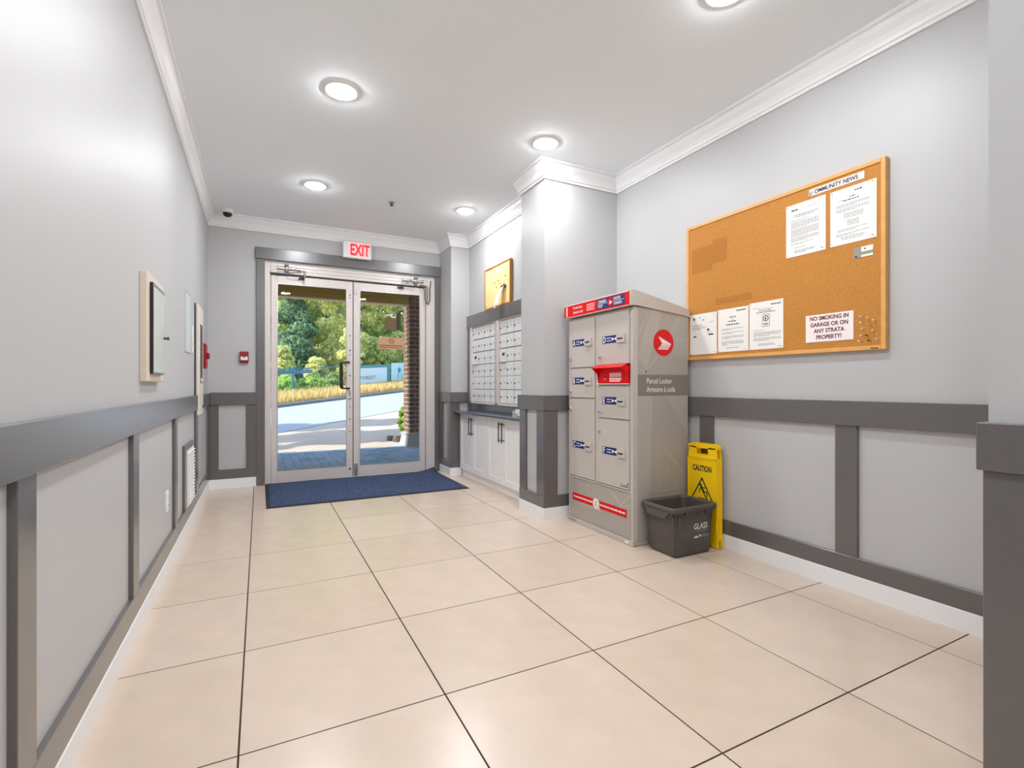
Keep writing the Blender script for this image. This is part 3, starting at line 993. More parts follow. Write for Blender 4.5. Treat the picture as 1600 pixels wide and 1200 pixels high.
text('CANADA', .026, HP, -2.637, 1.579, M['paper'], hdo, w=.0078, bold=.02, sx=.78)
MB().rect(HP, -2.812, 1.603, -2.530, 1.6055, .0072, .0078).build('logo_line', M['paper'], hdo)
lg = MB().disc(HP, -2.672, 1.604, .027, .0078, .0086)
lg.build('logo_disc', M['red'], hdo)


def emblem(mb, P, cx, cy, s, w0, w1):
    """swept wing over stacked bars"""
    q = lambda pts: [(cx + a * s, cy + b * s) for a, b in pts]
    mb.prism(P, q([(-.62, .66), (.98, -.02), (-.16, -.02)]), w0, w1)
    mb.prism(P, q([(-.24, -.06), (.95, -.06), (.86, -.18), (-.34, -.18)]), w0, w1)
    mb.prism(P, q([(-.40, -.24), (.80, -.24), (.71, -.36), (-.50, -.36)]), w0, w1)
    mb.prism(P, q([(-.56, -.42), (.65, -.42), (.54, -.54), (-.68, -.54)]), w0, w1)
    return mb


emblem(MB(), HP, -2.672, 1.602, .021, .0086, .0092).build('emblem', M['paper'], hdo)

FP = face_west(LX)
# front face frame members
ff = MB()
ff.box(LX - .002, LX + .006, LY0 + .001, 2.508, .015, 1.535).box(LX - .002, LX + .006, 3.205, LY1 - .001, .015, 1.535)
ff.box(LX - .004, LX + .006, 2.842, 2.876, .345, 1.535, .002)
ff.box(LX - .004, LX + .006, 2.842, 3.205, .338, .354, .002).box(LX - .004, LX + .006, 2.508, 2.842, .338, .354, .002)
ff.box(LX - .002, LX + .006, 2.49, 3.205, 1.529, 1.54)
ff.build('face_frame', M['locker'], L)
MB().box(LX - .008, LX + .006, LY0 - .002, LY1 - .001, 0, .036, .003).build('plinth', M['locker'], L)


def ldoor(u0, u1, z0, z1, letter, su, sz, lz, name='locker_door'):
    d = MB().rect(FP, u0 + .003, z0 + .003, u1 - .003, z1 - .003, -.004, .0075)
    d = d.build(name, M['locker'], L)
    MB().rect(FP, u0 + .003, z0 + .004, u1 - .003, z0 + .009, .0075, .0105).rect(FP, u1 - .008, z0 + .004, u1 - .004, z1 - .004, .0075, .0095).build('edge_lip', M['locker'], d)
    w = .0076
    MB().rect(FP, su, sz, su + .163, sz + .051, w, w + .001).build('letter_sticker', M['blue'], d)
    text(letter, .058, FP, su + .006, sz + .006, M['paper'], d, w=w + .0014, bold=.02, sx=.8)
    k = MB()
    for i in range(2):
        k.rect(FP, su + .05, sz + .014 + i * .018, su + .095, sz + .019 + i * .018, w + .001, w + .0014)
    k.prism(FP, [(su + .105, sz + .038), (su + .135, sz + .026), (su + .105, sz + .014)], w + .001, w + .0014)
    k.prism(FP, [(su + .155, sz + .038), (su + .135, sz + .03), (su + .135, sz + .022), (su + .155, sz + .014)], w + .001, w + .0014)
    k.build('key_symbol', M['paper'], d)
    MB().rect(FP, su + .166, sz - .004, su + .246, sz + .052, w, w + .011).build('slot_housing', M['locker'], d)
    MB().rect(FP, su + .174, sz + .017, su + .228, sz + .027, w + .011, w + .0118).build('slot', M['black'], d)
    c = FP.pt(u0 + .022, lz, .0075)
    MB().lathe(c, [(.013, 0), (.013, -.010), (.010, -.013), (0, -.013)], 14, 0).box(c.x - .0145, c.x - .0125, c.y - .0015, c.y + .0015, c.z - .007, c.z + .007).build('lock', M['chrome'], d)
    return d


ldoor(-3.204, -2.878, 1.172, 1.530, 'A', -3.163, 1.333, 1.239)
ldoor(-3.204, -2.878, .947, 1.170, 'B', -3.163, 1.048, .995)
ldoor(-3.204, -2.878, .356, .945, 'C', -3.161, .570, .860)
ldoor(-2.840, -2.510, 1.182, 1.530, 'D', -2.796, 1.329, 1.240)
ldoor(-2.840, -2.510, .814, 1.040, 'E', -2.794, .910, .856)
fd = ldoor(-2.840, -2.510, .356, .812, 'F', -2.792, .566, .714)
text('Canada', .028, FP, -2.602, .372, M['print'], fd, w=.0081, sx=.95)
MB().rect(FP, -2.533, .392, -2.520, .400, .0076, .0082).build('flag', M['print'], fd)
# red mail slot
mbx = MB().rect(FP, -2.838, 1.048, -2.512, 1.176, -.004, .008)
ms = mbx.build('mail_slot', M['red'], L)
MB().prism(FP, [(-2.838, 1.048), (-2.512, 1.048), (-2.512, 1.052), (-2.838, 1.052)], .008, .026).build('bottom_lip', M['cream_paper'], ms)
hood = MB()
hr = []
for u in (-2.838, -2.512):
    hr.append([FP.pt(u, 1.186, .004), FP.pt(u, 1.178, .035), FP.pt(u, 1.160, .075), FP.pt(u, 1.156, .073), FP.pt(u, 1.172, .033), FP.pt(u, 1.172, .004)])
hood.loft(hr, False, True, True)
for u in (-2.838, -2.516):
    hood.prism(Page(FP.pt(u, 0, 0), FP.n, (0, -1, 0)), [(.004, 1.06), (.012, 1.06), (.022, 1.12), (.068, 1.158), (.034, 1.176), (.004, 1.184)], 0, .004)
hood.build('hood', M['red'], ms)
pr = MB()
for k in range(6):
    z = 1.118 - k * .0095 - (.005 if k > 2 else 0)
    pr.rect(FP, -2.715, z, -2.592 - (.012 if k == 5 else 0), z + .006, .008, .0086)
pr.build('small_print', M['cream_paper'], ms)
c = FP.pt(-2.766, 1.083, .008)
MB().lathe(c, [(.010, 0), (.010, -.005), (0, -.006)], 12, 0).build('lock', M['chrome'], ms)

# lower front panel with its red strip
lp = MB().rect(FP, -3.203, .040, -2.502, .336, -.004, .005).build('lower_panel', M['locker_wrap'], L)
MB().prism(FP, [(-3.2, .16), (-2.90, .165), (-2.70, .20), (-2.505, .27), (-2.505, .262), (-2.70, .192), (-2.90, .157), (-3.2, .152)], .005, .0056) \
    .prism(FP, [(-2.72, .335), (-2.60, .25), (-2.505, .33), (-2.505, .318), (-2.60, .238), (-2.735, .335)], .005, .0056).build('wrap_lines', M['locker_line'], lp)
rb = MB().rect(FP, -3.164, .172, -2.540, .226, .0056, .0068).build('red_strip', M['red'], lp)
tx = MB()
for u0, u1 in ((-3.150, 0), (-2.82, 1)):
    u = u0
    rr = random.Random(3 + u1)
    end = -2.905 if u1 == 0 else -2.555
    while u < end:
        wl_ = rr.uniform(.012, .04)
        tx.rect(FP, u, .194, min(end, u + wl_), .205, .0068, .0073)
        u += wl_ + .007
tx.build('small_print', M['paper'], rb)
MB().disc(FP, -2.868, .198, .038, .0068, .0078).prism(FP, [(-2.850, .168), (-2.828, .156), (-2.832, .185)], .0068, .0078).build('speech_disc', M['paper'], rb)
MB().rect(FP, -2.884, .204, -2.873, .212, .0078, .0083).rect(FP, -2.868, .206, -2.856, .214, .0078, .0083).rect(FP, -2.880, .180, -2.870, .20, .0078, .0083).rect(FP, -2.856, .176, -2.849, .186, .0078, .0083).build('symbol', M['printlight'], rb)
MB().rect(face_west(LX - .008), -3.21, .010, -3.12, .022, 0, .0006).build('maker_print', M['printlight'], L)
MB().rect(face_west(LX - .008), -2.555, .010, -2.52, .026, 0, .0006).build('rating_label', M['paper'], L)

# printed side wrap
SP = face_south(LY0)
sw = MB().rect(SP, 2.168, .030, LXB - .004, 1.545, 0, .002).build('side_wrap', M['locker_wrap'], L)
MB().prism(SP, [(2.30, 1.545), (2.39, 1.545), (2.245, 1.14), (2.175, 1.22), (2.22, 1.38)], .002, .0024).prism(SP, [(2.175, .97), (2.30, .97), (2.27, .03), (2.175, .03)], .002, .0024) \
    .prism(SP, [(2.42, .97), (2.61, .70), (2.61, .97)], .002, .0024).build('wrap_facets', M['locker_pale'], sw)
ln = MB()
for pts, w_ in (([(2.175, 1.36), (2.23, 1.46), (2.285, 1.545)], .006), ([(2.535, 1.53), (2.50, 1.42), (2.36, 1.25), (2.24, 1.13), (2.20, 1.11)], .007),
                ([(2.175, 1.15), (2.25, 1.125), (2.34, 1.09)], .005), ([(2.195, 1.38), (2.215, 1.28), (2.245, 1.12)], .004), ([(2.39, 1.10), (2.40, 1.18), (2.395, 1.24)], .003),
                ([(2.45, 1.36), (2.61, 1.345)], .004), ([(2.45, 1.26), (2.61, 1.255)], .003), ([(2.25, .97), (2.26, .60), (2.25, .05)], .006), ([(2.275, .97), (2.285, .6)], .003),
                ([(2.52, .965), (2.57, .92), (2.615, .875)], .005), ([(2.175, .79), (2.30, .70), (2.45, .57), (2.61, .42)], .007), ([(2.34, .72), (2.35, .40), (2.34, .06)], .004),
                ([(2.36, .36), (2.43, .50), (2.52, .36)], .004)):
    ln.stroke(SP, pts, w_, .0024, .003)
ln.build('wrap_lines', M['locker_line'], sw)
MB().rect(SP, 2.170, .973, LXB - .004, 1.111, .002, .0034).build('dark_band', M['locker_band'], sw)
text('Parcel Locker', .050, SP, 2.246, 1.053, M['paper'], sw, w=.004, bold=.004, sx=.80)
text('Armoire à colis', .050, SP, 2.246, .997, M['paper'], sw, w=.004, bold=.004, sx=.80)
MB().disc(SP, 2.394, 1.324, .088, .003, .0042, 40).build('logo_disc', M['red'], sw)
emblem(MB(), SP, 2.392, 1.318, .072, .0042, .005).build('emblem', M['paper'], sw)
MB().rect(SP, 2.16, .036, 2.172, 1.53, 0, .0035).rect(SP, 2.148, .335, LXB, .3375, .0024, .0036).build('corner_trim', M['locker'], L)

# ------------------------------------------------------------------ large corkboard and what is pinned to it
BX = 2.634
t = thing('corkboard', (2.65, 1.89, 1.2), 'large orange corkboard with pine frame on the right wall', 'corkboard')
boardframe(BX - .002, XR + .001, 1.281, 2.508, 1.212, 2.126, .021, None).build('frame', M['pine'], t)
cp = MB().box(BX + .004, XR, 1.300, 2.490, 1.230, 2.108).build('cork_panel', M['cork'], t)
BP = face_west(BX + .004)
for a in ((-2.462, 1.80, -2.29, 1.965), (-2.289, 1.835, -2.175, 1.99), (-2.265, 1.56, -2.0, 1.602)):
    MB().rect(BP, *a, 0, .0005).build('unfaded_patch', M['cork_faded'], cp)
MB().rect(face_west(BX - .002), -1.345, 1.217, -1.312, 1.222, 0, .0006).build('maker_tag', M['print'], t)


def paper(name, u0, u1, z0, z1, label, cat='notice', m='paper', tilt=0.0, group='notices on the large corkboard'):
    t = thing(name, (BX, -(u0 + u1) / 2, z0), label, cat, group)
    MB().prism(BP, [(u0, z0), (u1, z0 + tilt), (u1, z1 + tilt), (u0, z1)], .0012, .0022).build('sheet', M[m], t)
    return t


def lines(par, u0, u1, z, h, m='printlight', ragged=None, name='print', gap=True, seed=0):
    mb = MB()
    rr = random.Random(seed + int(z * 1e4))
    u = u0
    while u < u1:
        L_ = rr.uniform(.006, .02)
        mb.rect(BP, u, z, min(u1, u + L_), z + h, .0022, .0026)
        u += L_ + .003
    return mb


def para(par, rows, m, name='print'):
    mb = MB()
    for i, (u0, u1, z, h) in enumerate(rows):
        q = lines(par, u0, u1, z, h, seed=i)
        mb.add(q.v, q.f)
    return mb.build(name, M[m], par)


def block(u0, u1, z, n, h, step, last=.6):
    return [(u0, u1 if k < n - 1 else u0 + (u1 - u0) * last, z - k * step, h) for k in range(n)]


t = paper('banner_strip', -1.648, -1.376, 2.056, 2.092, 'white paper strip with COMMUNITY NEWS heading on the corkboard', group=None)
text('OMMUNITY NEWS', .030, BP, -1.620, 2.0635, M['navyprint'], t, w=.0026, bold=.03, sx=.86)
MB().ring(BP, -1.637, 2.071, .006, .009, .0022, .0026, 12).build('lettering', M['navyprint'], t)
cr = MB()
vs, fs = [], []
for k in range(7):
    a = k / 6 * 2.2
    vs += [BP.pt(-1.650 - .003 + .012 * math.sin(a) * .6, 2.055, .002 + .008 * (1 - math.cos(a))), BP.pt(-1.650 + .012 * math.sin(a), 2.078, .002 + .004 * (1 - math.cos(a)))]
fs = [(2 * k, 2 * k + 1, 2 * k + 3, 2 * k + 2) for k in range(6)]
cr.add(vs, fs, True).build('curled_corner', M['paper'], t)

t4 = paper('notice', -1.779, -1.561, 1.752, 2.040, 'white letter with dense paragraphs left under the community heading')
para(t4, [(-1.748, -1.712, 2.004, .007)], 'print')
para(t4, [(-1.655, -1.605, 2.008, .003), (-1.735, -1.60, 1.975, .005), (-1.725, -1.62, 1.966, .005)] + block(-1.75, -1.59, 1.948, 1, .003, .006)
     + block(-1.75, -1.597, 1.938, 6, .0028, .006) + block(-1.75, -1.597, 1.898, 7, .0028, .006) + block(-1.75, -1.597, 1.852, 4, .0028, .006) + block(-1.75, -1.63, 1.822, 2, .0028, .007)
     + block(-1.735, -1.62, 1.798, 1, .003, .006) + block(-1.73, -1.62, 1.781, 3, .003, .006), 'printlight')
t5 = paper('notice', -1.537, -1.321, 1.754, 2.037, 'white letter with centred lines right under the community heading')
para(t5, [(-1.42, -1.385, 2.010, .006), (-1.445, -1.417, 1.986, .004), (-1.475, -1.40, 1.972, .0045)], 'print')
para(t5, [(-1.505, -1.475, 1.978, .003)] + block(-1.508, -1.352, 1.955, 3, .0028, .006) + block(-1.508, -1.352, 1.932, 3, .0028, .006)
     + [(-1.47, -1.38, 1.906 - .007 * k, .003) for k in range(4)] + [(-1.455, -1.40, 1.868 - .007 * k, .003) for k in range(4)]
     + block(-1.50, -1.36, 1.828, 2, .0028, .007) + block(-1.508, -1.352, 1.806, 2, .0028, .007) + [(-1.485, -1.375, 1.786, .004), (-1.48, -1.38, 1.777, .003)], 'printlight')
t1 = paper('notice', -2.476, -2.253, 1.247, 1.520, 'white sheet with a small crest and black marks, leftmost in the bottom row', tilt=0.0)
MB().prism(BP, [(-2.452, 1.498), (-2.44, 1.492), (-2.428, 1.498), (-2.436, 1.482), (-2.44, 1.474), (-2.445, 1.484)], .0022, .0026).rect(BP, -2.398, 1.492, -2.388, 1.497, .0022, .0026) \
    .rect(BP, -2.375, 1.475, -2.355, 1.479, .0022, .0026).rect(BP, -2.448, 1.365, -2.42, 1.373, .0022, .0026).rect(BP, -2.32, 1.372, -2.28, 1.381, .0022, .0026) \
    .disc(BP, -2.322, 1.408, .009, .0022, .0026, 12).build('print', M['print'], t1)
para(t1, block(-2.455, -2.37, 1.444, 2, .003, .007, 1) + block(-2.455, -2.34, 1.428, 3, .003, .007) + [(-2.335, -2.29, 1.39, .003), (-2.31, -2.28, 1.456, .004)], 'printlight')
t2 = paper('notice', -2.243, -2.020, 1.253, 1.524, 'white notice with stacked headings, second in the bottom row')
para(t2, [(-2.105, -2.04, 1.502, .007), (-2.155, -2.11, 1.467, .005), (-2.14, -2.125, 1.455, .003), (-2.165, -2.105, 1.440, .006), (-2.18, -2.085, 1.420, .006)], 'print')
para(t2, block(-2.215, -2.055, 1.396, 2, .003, .007, .45) + block(-2.215, -2.055, 1.372, 2, .003, .007, .5) + block(-2.215, -2.055, 1.348, 3, .003, .007, .35) + block(-2.215, -2.055, 1.316, 4, .003, .007, .25)
     + [(-2.18, -2.09, 1.275, .004)], 'printlight')
t3 = paper('notice', -2.013, -1.796, 1.253, 1.533, 'white notice with a boxed round emblem, third in the bottom row')
e_ = MB().ring(BP, -1.905, 1.433, .013, .018, .0022, .0026, 18).rect(BP, -1.910, 1.425, -1.902, 1.440, .0022, .0026).rect(BP, -1.922, 1.400, -1.888, 1.404, .0022, .0026).rect(BP, -1.918, 1.393, -1.892, 1.396, .0022, .0026)
e_.stroke(BP, [(-1.928, 1.386), (-1.882, 1.386), (-1.882, 1.457), (-1.928, 1.457)], .0022, .0022, .0026, True)
e_.build('print', M['print'], t3)
para(t3, [(-1.872, -1.812, 1.508, .006), (-1.965, -1.845, 1.468, .004), (-1.95, -1.87, 1.478, .004)], 'print')
para(t3, [(-1.99, -1.95, 1.495, .003), (-1.95, -1.86, 1.489, .003)] + block(-1.985, -1.81, 1.365, 1, .003, .006, .4) + block(-1.985, -1.81, 1.352, 4, .0028, .007) + block(-1.985, -1.81, 1.318, 3, .0028, .007)
     + [(-1.955, -1.855, 1.283, .003), (-1.955, -1.845, 1.276, .003)], 'printlight')
tn = paper('notice', -1.667, -1.425, 1.270, 1.415, 'white NO SMOKING sign in maroon letters low on the corkboard', m='cream_paper', group=None)
for k, (s_, wd) in enumerate((('NO SMOKING IN', .80), ('GARAGE OR ON', .80), ('ANY STRATA', .80), ('PROPERTY!', .80))):
    text(s_, .030, BP, -1.546, 1.385 - k * .0335, M['maroon'], tn, w=.0026, align='CENTER', bold=.028, sx=.86)
tcd = paper('business_card', -1.424, -1.336, 1.671, 1.722, 'small green business card pinned at the right of the corkboard', cat='card', m='cream_paper', group=None)
MB().rect(BP, -1.424, 1.671, -1.39, 1.722, .0022, .0027).build('photo_print', M['printlight'], tcd)
M['olive_ink'] = mat('olive_ink', (150, 160, 112), 0.7)
MB().rect(BP, -1.39, 1.682, -1.336, 1.697, .0022, .0027).rect(BP, -1.405, 1.674, -1.395, 1.69, .0027, .003).build('print', M['olive_ink'], tcd)
MB().rect(BP, -1.418, 1.675, -1.408, 1.681, .0027, .0032).rect(BP, -1.376, 1.707, -1.368, 1.713, .0022, .0027).build('print', M['print'], tcd)

pinm = {}
for k_, m_ in (('white', 'paper'), ('black', 'black'), ('brown', 'pine_dark'), ('clear', 'green_glass')):
    pinm[k_] = MB().lathe((0, 0, 0), [(.0008, .003), (.0008, -.006), (.003, -.006), (.0022, -.010), (.0036, -.016), (.0036, -.018), (0, -.018)], 10, 0).mesh('push_pin', M[m_])


def pin(kind, y, z, label, group, x=BX + .003):
    o = bpy.data.objects.new('push_pin', pinm[kind])
    COL.objects.link(o)
    o.location = (x, y, z)
    return tag(o, label, 'push pin', group)


for kd, y, z, lb in (('white', 1.385, 1.378, 'white push pin at the top left of the loose pin cluster on the large corkboard'), ('white', 1.354, 1.368, 'white push pin at the top middle of the loose pin cluster'),
                     ('white', 1.327, 1.354, 'white push pin at the upper right of the loose pin cluster'), ('white', 1.378, 1.318, 'white push pin at the left of the brown pin in the cluster'),
                     ('white', 1.332, 1.306, 'large white push pin just below the brown pin in the cluster'), ('white', 1.316, 1.262, 'white push pin at the lower right of the loose pin cluster'),
                     ('white', 1.393, 1.259, 'white push pin at the lower left of the loose pin cluster'), ('white', 1.386, 1.347, 'white push pin second from the top at the left of the cluster'),
                     ('white', 1.384, 1.285, 'white push pin left of the upper black pin in the cluster'), ('brown', 1.342, 1.329, 'orange brown push pin among the white ones on the large corkboard'),
                     ('black', 1.360, 1.284, 'upper of two black push pins in the loose pin cluster'), ('black', 1.350, 1.258, 'lower of two black push pins in the loose pin cluster')):
    pin(kd, y, z, lb, 'loose pins on the large corkboard')
for (u0, u1, z0, z1), nm in (((-1.779, -1.561, 1.752, 2.04), 'dense letter'), ((-1.537, -1.321, 1.754, 2.037), 'centred letter'), ((-2.476, -2.253, 1.247, 1.52), 'leftmost bottom notice'),
                             ((-2.243, -2.02, 1.253, 1.524), 'second bottom notice'), ((-2.013, -1.796, 1.253, 1.533), 'third bottom notice')):
    for u, su in ((u0 + .012, 'left'), (u1 - .012, 'right')):
        for z, sz in ((z0 + .012, 'lower'), (z1 - .012, 'upper')):
            pin('clear', -u, z, 'clear push pin at the %s %s corner of the %s' % (sz, su, nm), 'clear pins of the notices', BX + .001)

# ------------------------------------------------------------------ recycling bin
def rrect(cx, cy, z, w, d, r, n=5):
    out = []
    for sx, sy, a0 in ((1, 1, 0), (-1, 1, 90), (-1, -1, 180), (1, -1, 270)):
        for k in range(n + 1):
            a = R(a0 + 90 * k / n)
            out.append((cx + sx * (w / 2 - r) + r * math.cos(a), cy + sy * (d / 2 - r) + r * math.sin(a), z))
    return out


bn = thing('recycling_bin', (2.368, 2.31, 0), 'open grey GLASS recycling bin on the floor before the locker', 'recycling bin')
b0 = (2.368, 2.311, .305, .228)
b1 = (2.374, 2.324, .352, .262)


def bring(s, z, grow, r=.03):
    a = [b0[k] + (b1[k] - b0[k]) * s for k in range(4)]
    return rrect(a[0], a[1], z, a[2] + grow, a[3] + grow, r)


mb = MB()
mb.loft([bring(0, .004, -.012, .02), bring(0, .0, -.02, .02)], True, False, True)
mb.loft([bring(0, .004, -.012, .02), bring(.02, .012, 0), bring(.5, .14, 0), bring(.9, .262, 0), bring(.9, .262, .006), bring(.93, .27, .006)], True)
mb.loft([bring(.95, .29, -.008), bring(.5, .14, -.008), bring(.03, .012, -.008), bring(.02, .010, -.03)], True, False, True)
mb.build('tub', M['bin'], bn)
mb = MB()
mb.loft([bring(.93, .27, .0), bring(.93, .268, .024), bring(.95, .282, .034), bring(.97, .294, .034), bring(1, .302, .028), bring(1, .304, .012), bring(1, .300, -.004), bring(.95, .285, -.008)], True)
mb.build('rim', M['bin'], bn)
mb = MB()
# handle flap on the left end and stiffening ribs under the rim
hx = 2.374 - .352 / 2 - .012
mb.loft([[(hx - .006, 2.215, .275), (hx - .006, 2.425, .275), (hx - .006, 2.395, .232), (hx - .006, 2.25, .232)],
         [(hx + .008, 2.215, .275), (hx + .008, 2.425, .275), (hx + .012, 2.395, .232), (hx + .012, 2.25, .232)]], False, True, True)
mb.build('handle', M['bin'], bn)
for x in (2.29, 2.40, 2.46):
    MB().box(x - .004, x + .004, 2.176, 2.205, .25, .275).build('rib', M['bin'], bn)
for x, y in ((2.205, 2.20), (2.245, 2.19)):
    MB().tube([(x + .012, y + .012, .02), (x - .006, y - .001, .25)], .009, 6).build('rib', M['bin'], bn)
# lettering lies on the slanted front
y_a, y_b = b0[1] - b0[3] / 2, b1[1] - b1[3] / 2
slope = (y_b - y_a) / .29
BPg = Page((0, y_a - .0006, 0), (1, 0, 0), (0, -1, 0), Vector((0, slope, 1)).normalized())
text('GLASS', .050, BPg, 2.365, .157, M['paper'], bn, w=.0012, bold=.006, sx=.84)
text('bottles & jars', .021, BPg, 2.387, .140, M['printlight'], bn, w=.0012, sx=.74)
lg = MB().rect(BPg, 2.368, .104, 2.372, .113, .0004, .001).rect(BPg, 2.377, .103, 2.398, .115, .0004, .001).stroke(BPg, [(2.408, .104), (2.414, .118), (2.424, .118), (2.430, .108)], .005, .0004, .001)
lg.build('logo', M['paper'], bn)
MB().rect(BPg, 2.438, .106, 2.445, .122, .0004, .001).rect(BPg, 2.449, .115, 2.498, .119, .0004, .001).rect(BPg, 2.449, .106, 2.494, .110, .0004, .001).build('small_print', M['printlight'], bn)

# ------------------------------------------------------------------ caution sign
cs = thing('caution_sign', (2.605, 2.325, 0), 'folded yellow CAUTION floor sign leaning by the right wall', 'floor sign')
CP = face_west(2.594)
uc = -2.325


def panel(P, w0, w1):
    mb = MB()
    mb.prism(P, [(uc - .124, .004), (uc - .075, .004), (uc - .065, .035), (uc + .065, .035), (uc + .075, .004), (uc + .124, .004), (uc + .119, .575), (uc - .119, .575)], w0, w1)
    mb.prism(P, [(uc - .117, .575), (uc - .048, .575), (uc - .048, .636), (uc - .108, .636), (uc - .112, .61)], w0, w1)
    mb.prism(P, [(uc + .048, .575), (uc + .117, .575), (uc + .112, .61), (uc + .108, .636), (uc + .048, .636)], w0, w1)
    mb.prism(P, [(uc - .048, .575), (uc + .048, .575), (uc + .048, .588), (uc - .048, .588)], w0, w1)
    mb.prism(P, [(uc - .108, .628), (uc + .108, .628), (uc + .106, .650), (uc + .085, .660), (uc - .085, .660), (uc - .106, .650)], w0, w1)
    return mb


fp = panel(CP, 0, .012).build('front_panel', M['yellow'], cs)
panel(face_west(2.628), 0, .012).build('back_panel', M['yellow'], cs)
MB().rect(CP, uc - .119, .10, uc - .110, .57, .012, .016).rect(CP, uc + .110, .10, uc + .119, .57, .012, .016).rect(CP, uc - .118, .560, uc + .118, .572, .012, .016).build('raised_edge', M['yellow'], fp)
MB().box(2.582, 2.628, 2.206, 2.216, .625, .650, .003).box(2.582, 2.628, 2.434, 2.444, .625, .650, .003).build('hinge', M['yellow'], cs)
MB().box(2.592, 2.626, 2.206, 2.214, .05, .57, .002).box(2.592, 2.626, 2.436, 2.444, .05, .57, .002).build('side_web', M['yellow'], cs)
text('CAUTION', .052, CP, uc, .478, M['print'], fp, w=.0126, align='CENTER', bold=.034, sx=.66)
TG = MB().stroke(CP, [(uc - .088, .285), (uc + .088, .285), (uc, .432)], .009, .012, .0126, True)
TG.disc(CP, uc - .012, .388, .009, .012, .0126, 12)
TG.stroke(CP, [(uc - .006, .375), (uc + .014, .345)], .016, .012, .0126).stroke(CP, [(uc + .014, .345), (uc + .038, .345), (uc + .042, .32)], .008, .012, .0126)
TG.stroke(CP, [(uc + .010, .343), (uc + .022, .325), (uc + .040, .305)], .008, .012, .0126).stroke(CP, [(uc - .004, .372), (uc + .03, .372)], .006, .012, .0126)
TG.stroke(CP, [(uc - .008, .370), (uc - .022, .352), (uc - .016, .336)], .006, .012, .0126).rect(CP, uc - .03, .298, uc + .05, .303, .012, .0126)
TG.build('slip_pictogram', M['print'], fp)

flush_text()

# ------------------------------------------------------------------ outdoors: pavement, canopy, pillar
PZ = -0.02
gb = MB().box(-7, 7, 5.98, 8.66, -.16, PZ - .008).build('paved_ground', M['sand'])
tag(gb, 'blue grey herringbone block paving outside the doors', 'paving', kind='structure')
a_ = .111
pv_me = {}
for o_, (w_, h_) in (('h', (2 * a_, a_)), ('v', (a_, 2 * a_))):
    for k_ in ('paver', 'paver2', 'paver3'):
        pv_me[o_, k_] = MB().box(-w_ / 2 + .003, w_ / 2 - .003, -h_ / 2 + .003, h_ / 2 - .003, -.04, 0, .004).mesh('paving_block', M[k_])
rest = MB()
near = []
for i in range(-40, 60):
    for j in range(0, 26):
        m_ = (i - j) % 4
        if m_ == 0: w_, h_, o_ = 2 * a_, a_, 'h'
        elif m_ == 3: w_, h_, o_ = a_, 2 * a_, 'v'
        else: continue
        x, y = .292 + i * a_ + w_ / 2, 5.99 + j * a_ + h_ / 2
        if y + h_ / 2 > 8.672: continue
        if -.05 < x < 2.6 and y > 6.25:
            near.append((y, x, o_))
        else:
            rest.box(x - w_ / 2 + .003, x + w_ / 2 - .003, y - h_ / 2 + .003, y + h_ / 2 - .003, PZ - .02, PZ)
rr = random.Random(5)
for y, x, o_ in sorted(near)[-298:]:
    o = bpy.data.objects.new('paving_block', pv_me[o_, rr.choice(('paver', 'paver', 'paver2', 'paver3'))])
    COL.objects.link(o)
    o.parent = gb
    o.location = (x, y, PZ + rr.uniform(-.002, .001))
o = rest.build('outer_paving', M['paver'], gb)
o['kind'] = 'stuff'

RDIR = np.array([math.sin(R(47)), math.cos(R(47)), math.tan(R(3.2))])
RN = np.array([-math.cos(R(47)), math.sin(R(47)), 0.0])
RP = np.array([0.338, 12.123, -0.02])


def rd(t, w, z=0.0):
    """street frame: t along the kerb uphill, w across the street away from the building"""
    p = RP + RDIR * t + RN * w
    return (p[0], p[1], p[2] + z)


ts = [-7 + 3 * k for k in range(22)]


def strip(w0, w1, z0, z1, th=.3):
    mb = MB()
    mb.loft([[rd(t, w0, z0), rd(t, w1, z1), rd(t, w1, z1 - th), rd(t, w0, z0 - th)] for t in ts], False, True, True)
    return mb


tag(strip(0, 5.02, -.01, 0).build('street', M['asphalt']), 'pale sunlit street rising to the right beyond the forecourt', 'street', kind='structure')
ap = MB()
ra, rb_ = [], []
tt = [-4.6 + .8 * k for k in range(36)]
for t in tt:
    e = rd(t, -.06, 0)
    f = (e[0] * .55 - .2 * 0, 8.60, PZ - .006)
    mid = [(f[0] + (e[0] - f[0]) * s, f[1] + (e[1] - f[1]) * s, f[2] + (e[2] - f[2]) * s ** 1.3) for s in (0, .25, .5, .75, 1)]
    ra.append(mid + [(e[0], e[1], e[2] - .4), (f[0], f[1], f[2] - .4)])
ap.loft(ra, False, True, True)
tag(ap.build('forecourt_slab', M['concrete']), 'pale concrete forecourt between paving and street', 'pavement', kind='structure')
tag(strip(-.06, 0.02, .004, .004, .3).build('near_kerb', M['kerb']), 'thin dark kerb line on the near side of the street', 'kerb', kind='structure')
tag(strip(5.0, 5.16, .10, .12, .4).build('far_kerb', M['kerb']), 'dark kerb on the far side of the street', 'kerb', kind='structure')
vg = MB()
vg.loft([[rd(t, 5.15, .10), rd(t, 6.5, .14), rd(t, 8.5, .10), rd(t, 11, .2), rd(t, 11, -.6), rd(t, 5.15, -.4)] for t in ts], False, True, True)
tag(vg.build('verge', M['earth']), 'dry earth verge under the tall grass', 'verge', kind='structure')
hb = MB()
hb.loft([[rd(t, 10.8, .1), rd(t, 16, .9), rd(t, 24, 2.4), rd(t, 34, 7.5), rd(t, 46, 17), rd(t, 46, -1), rd(t, 10.8, -1)] for t in ts], False, True, True)
tag(hb.build('hillside', M['hill']), 'dark wooded slope behind the trees', 'hillside', kind='structure')
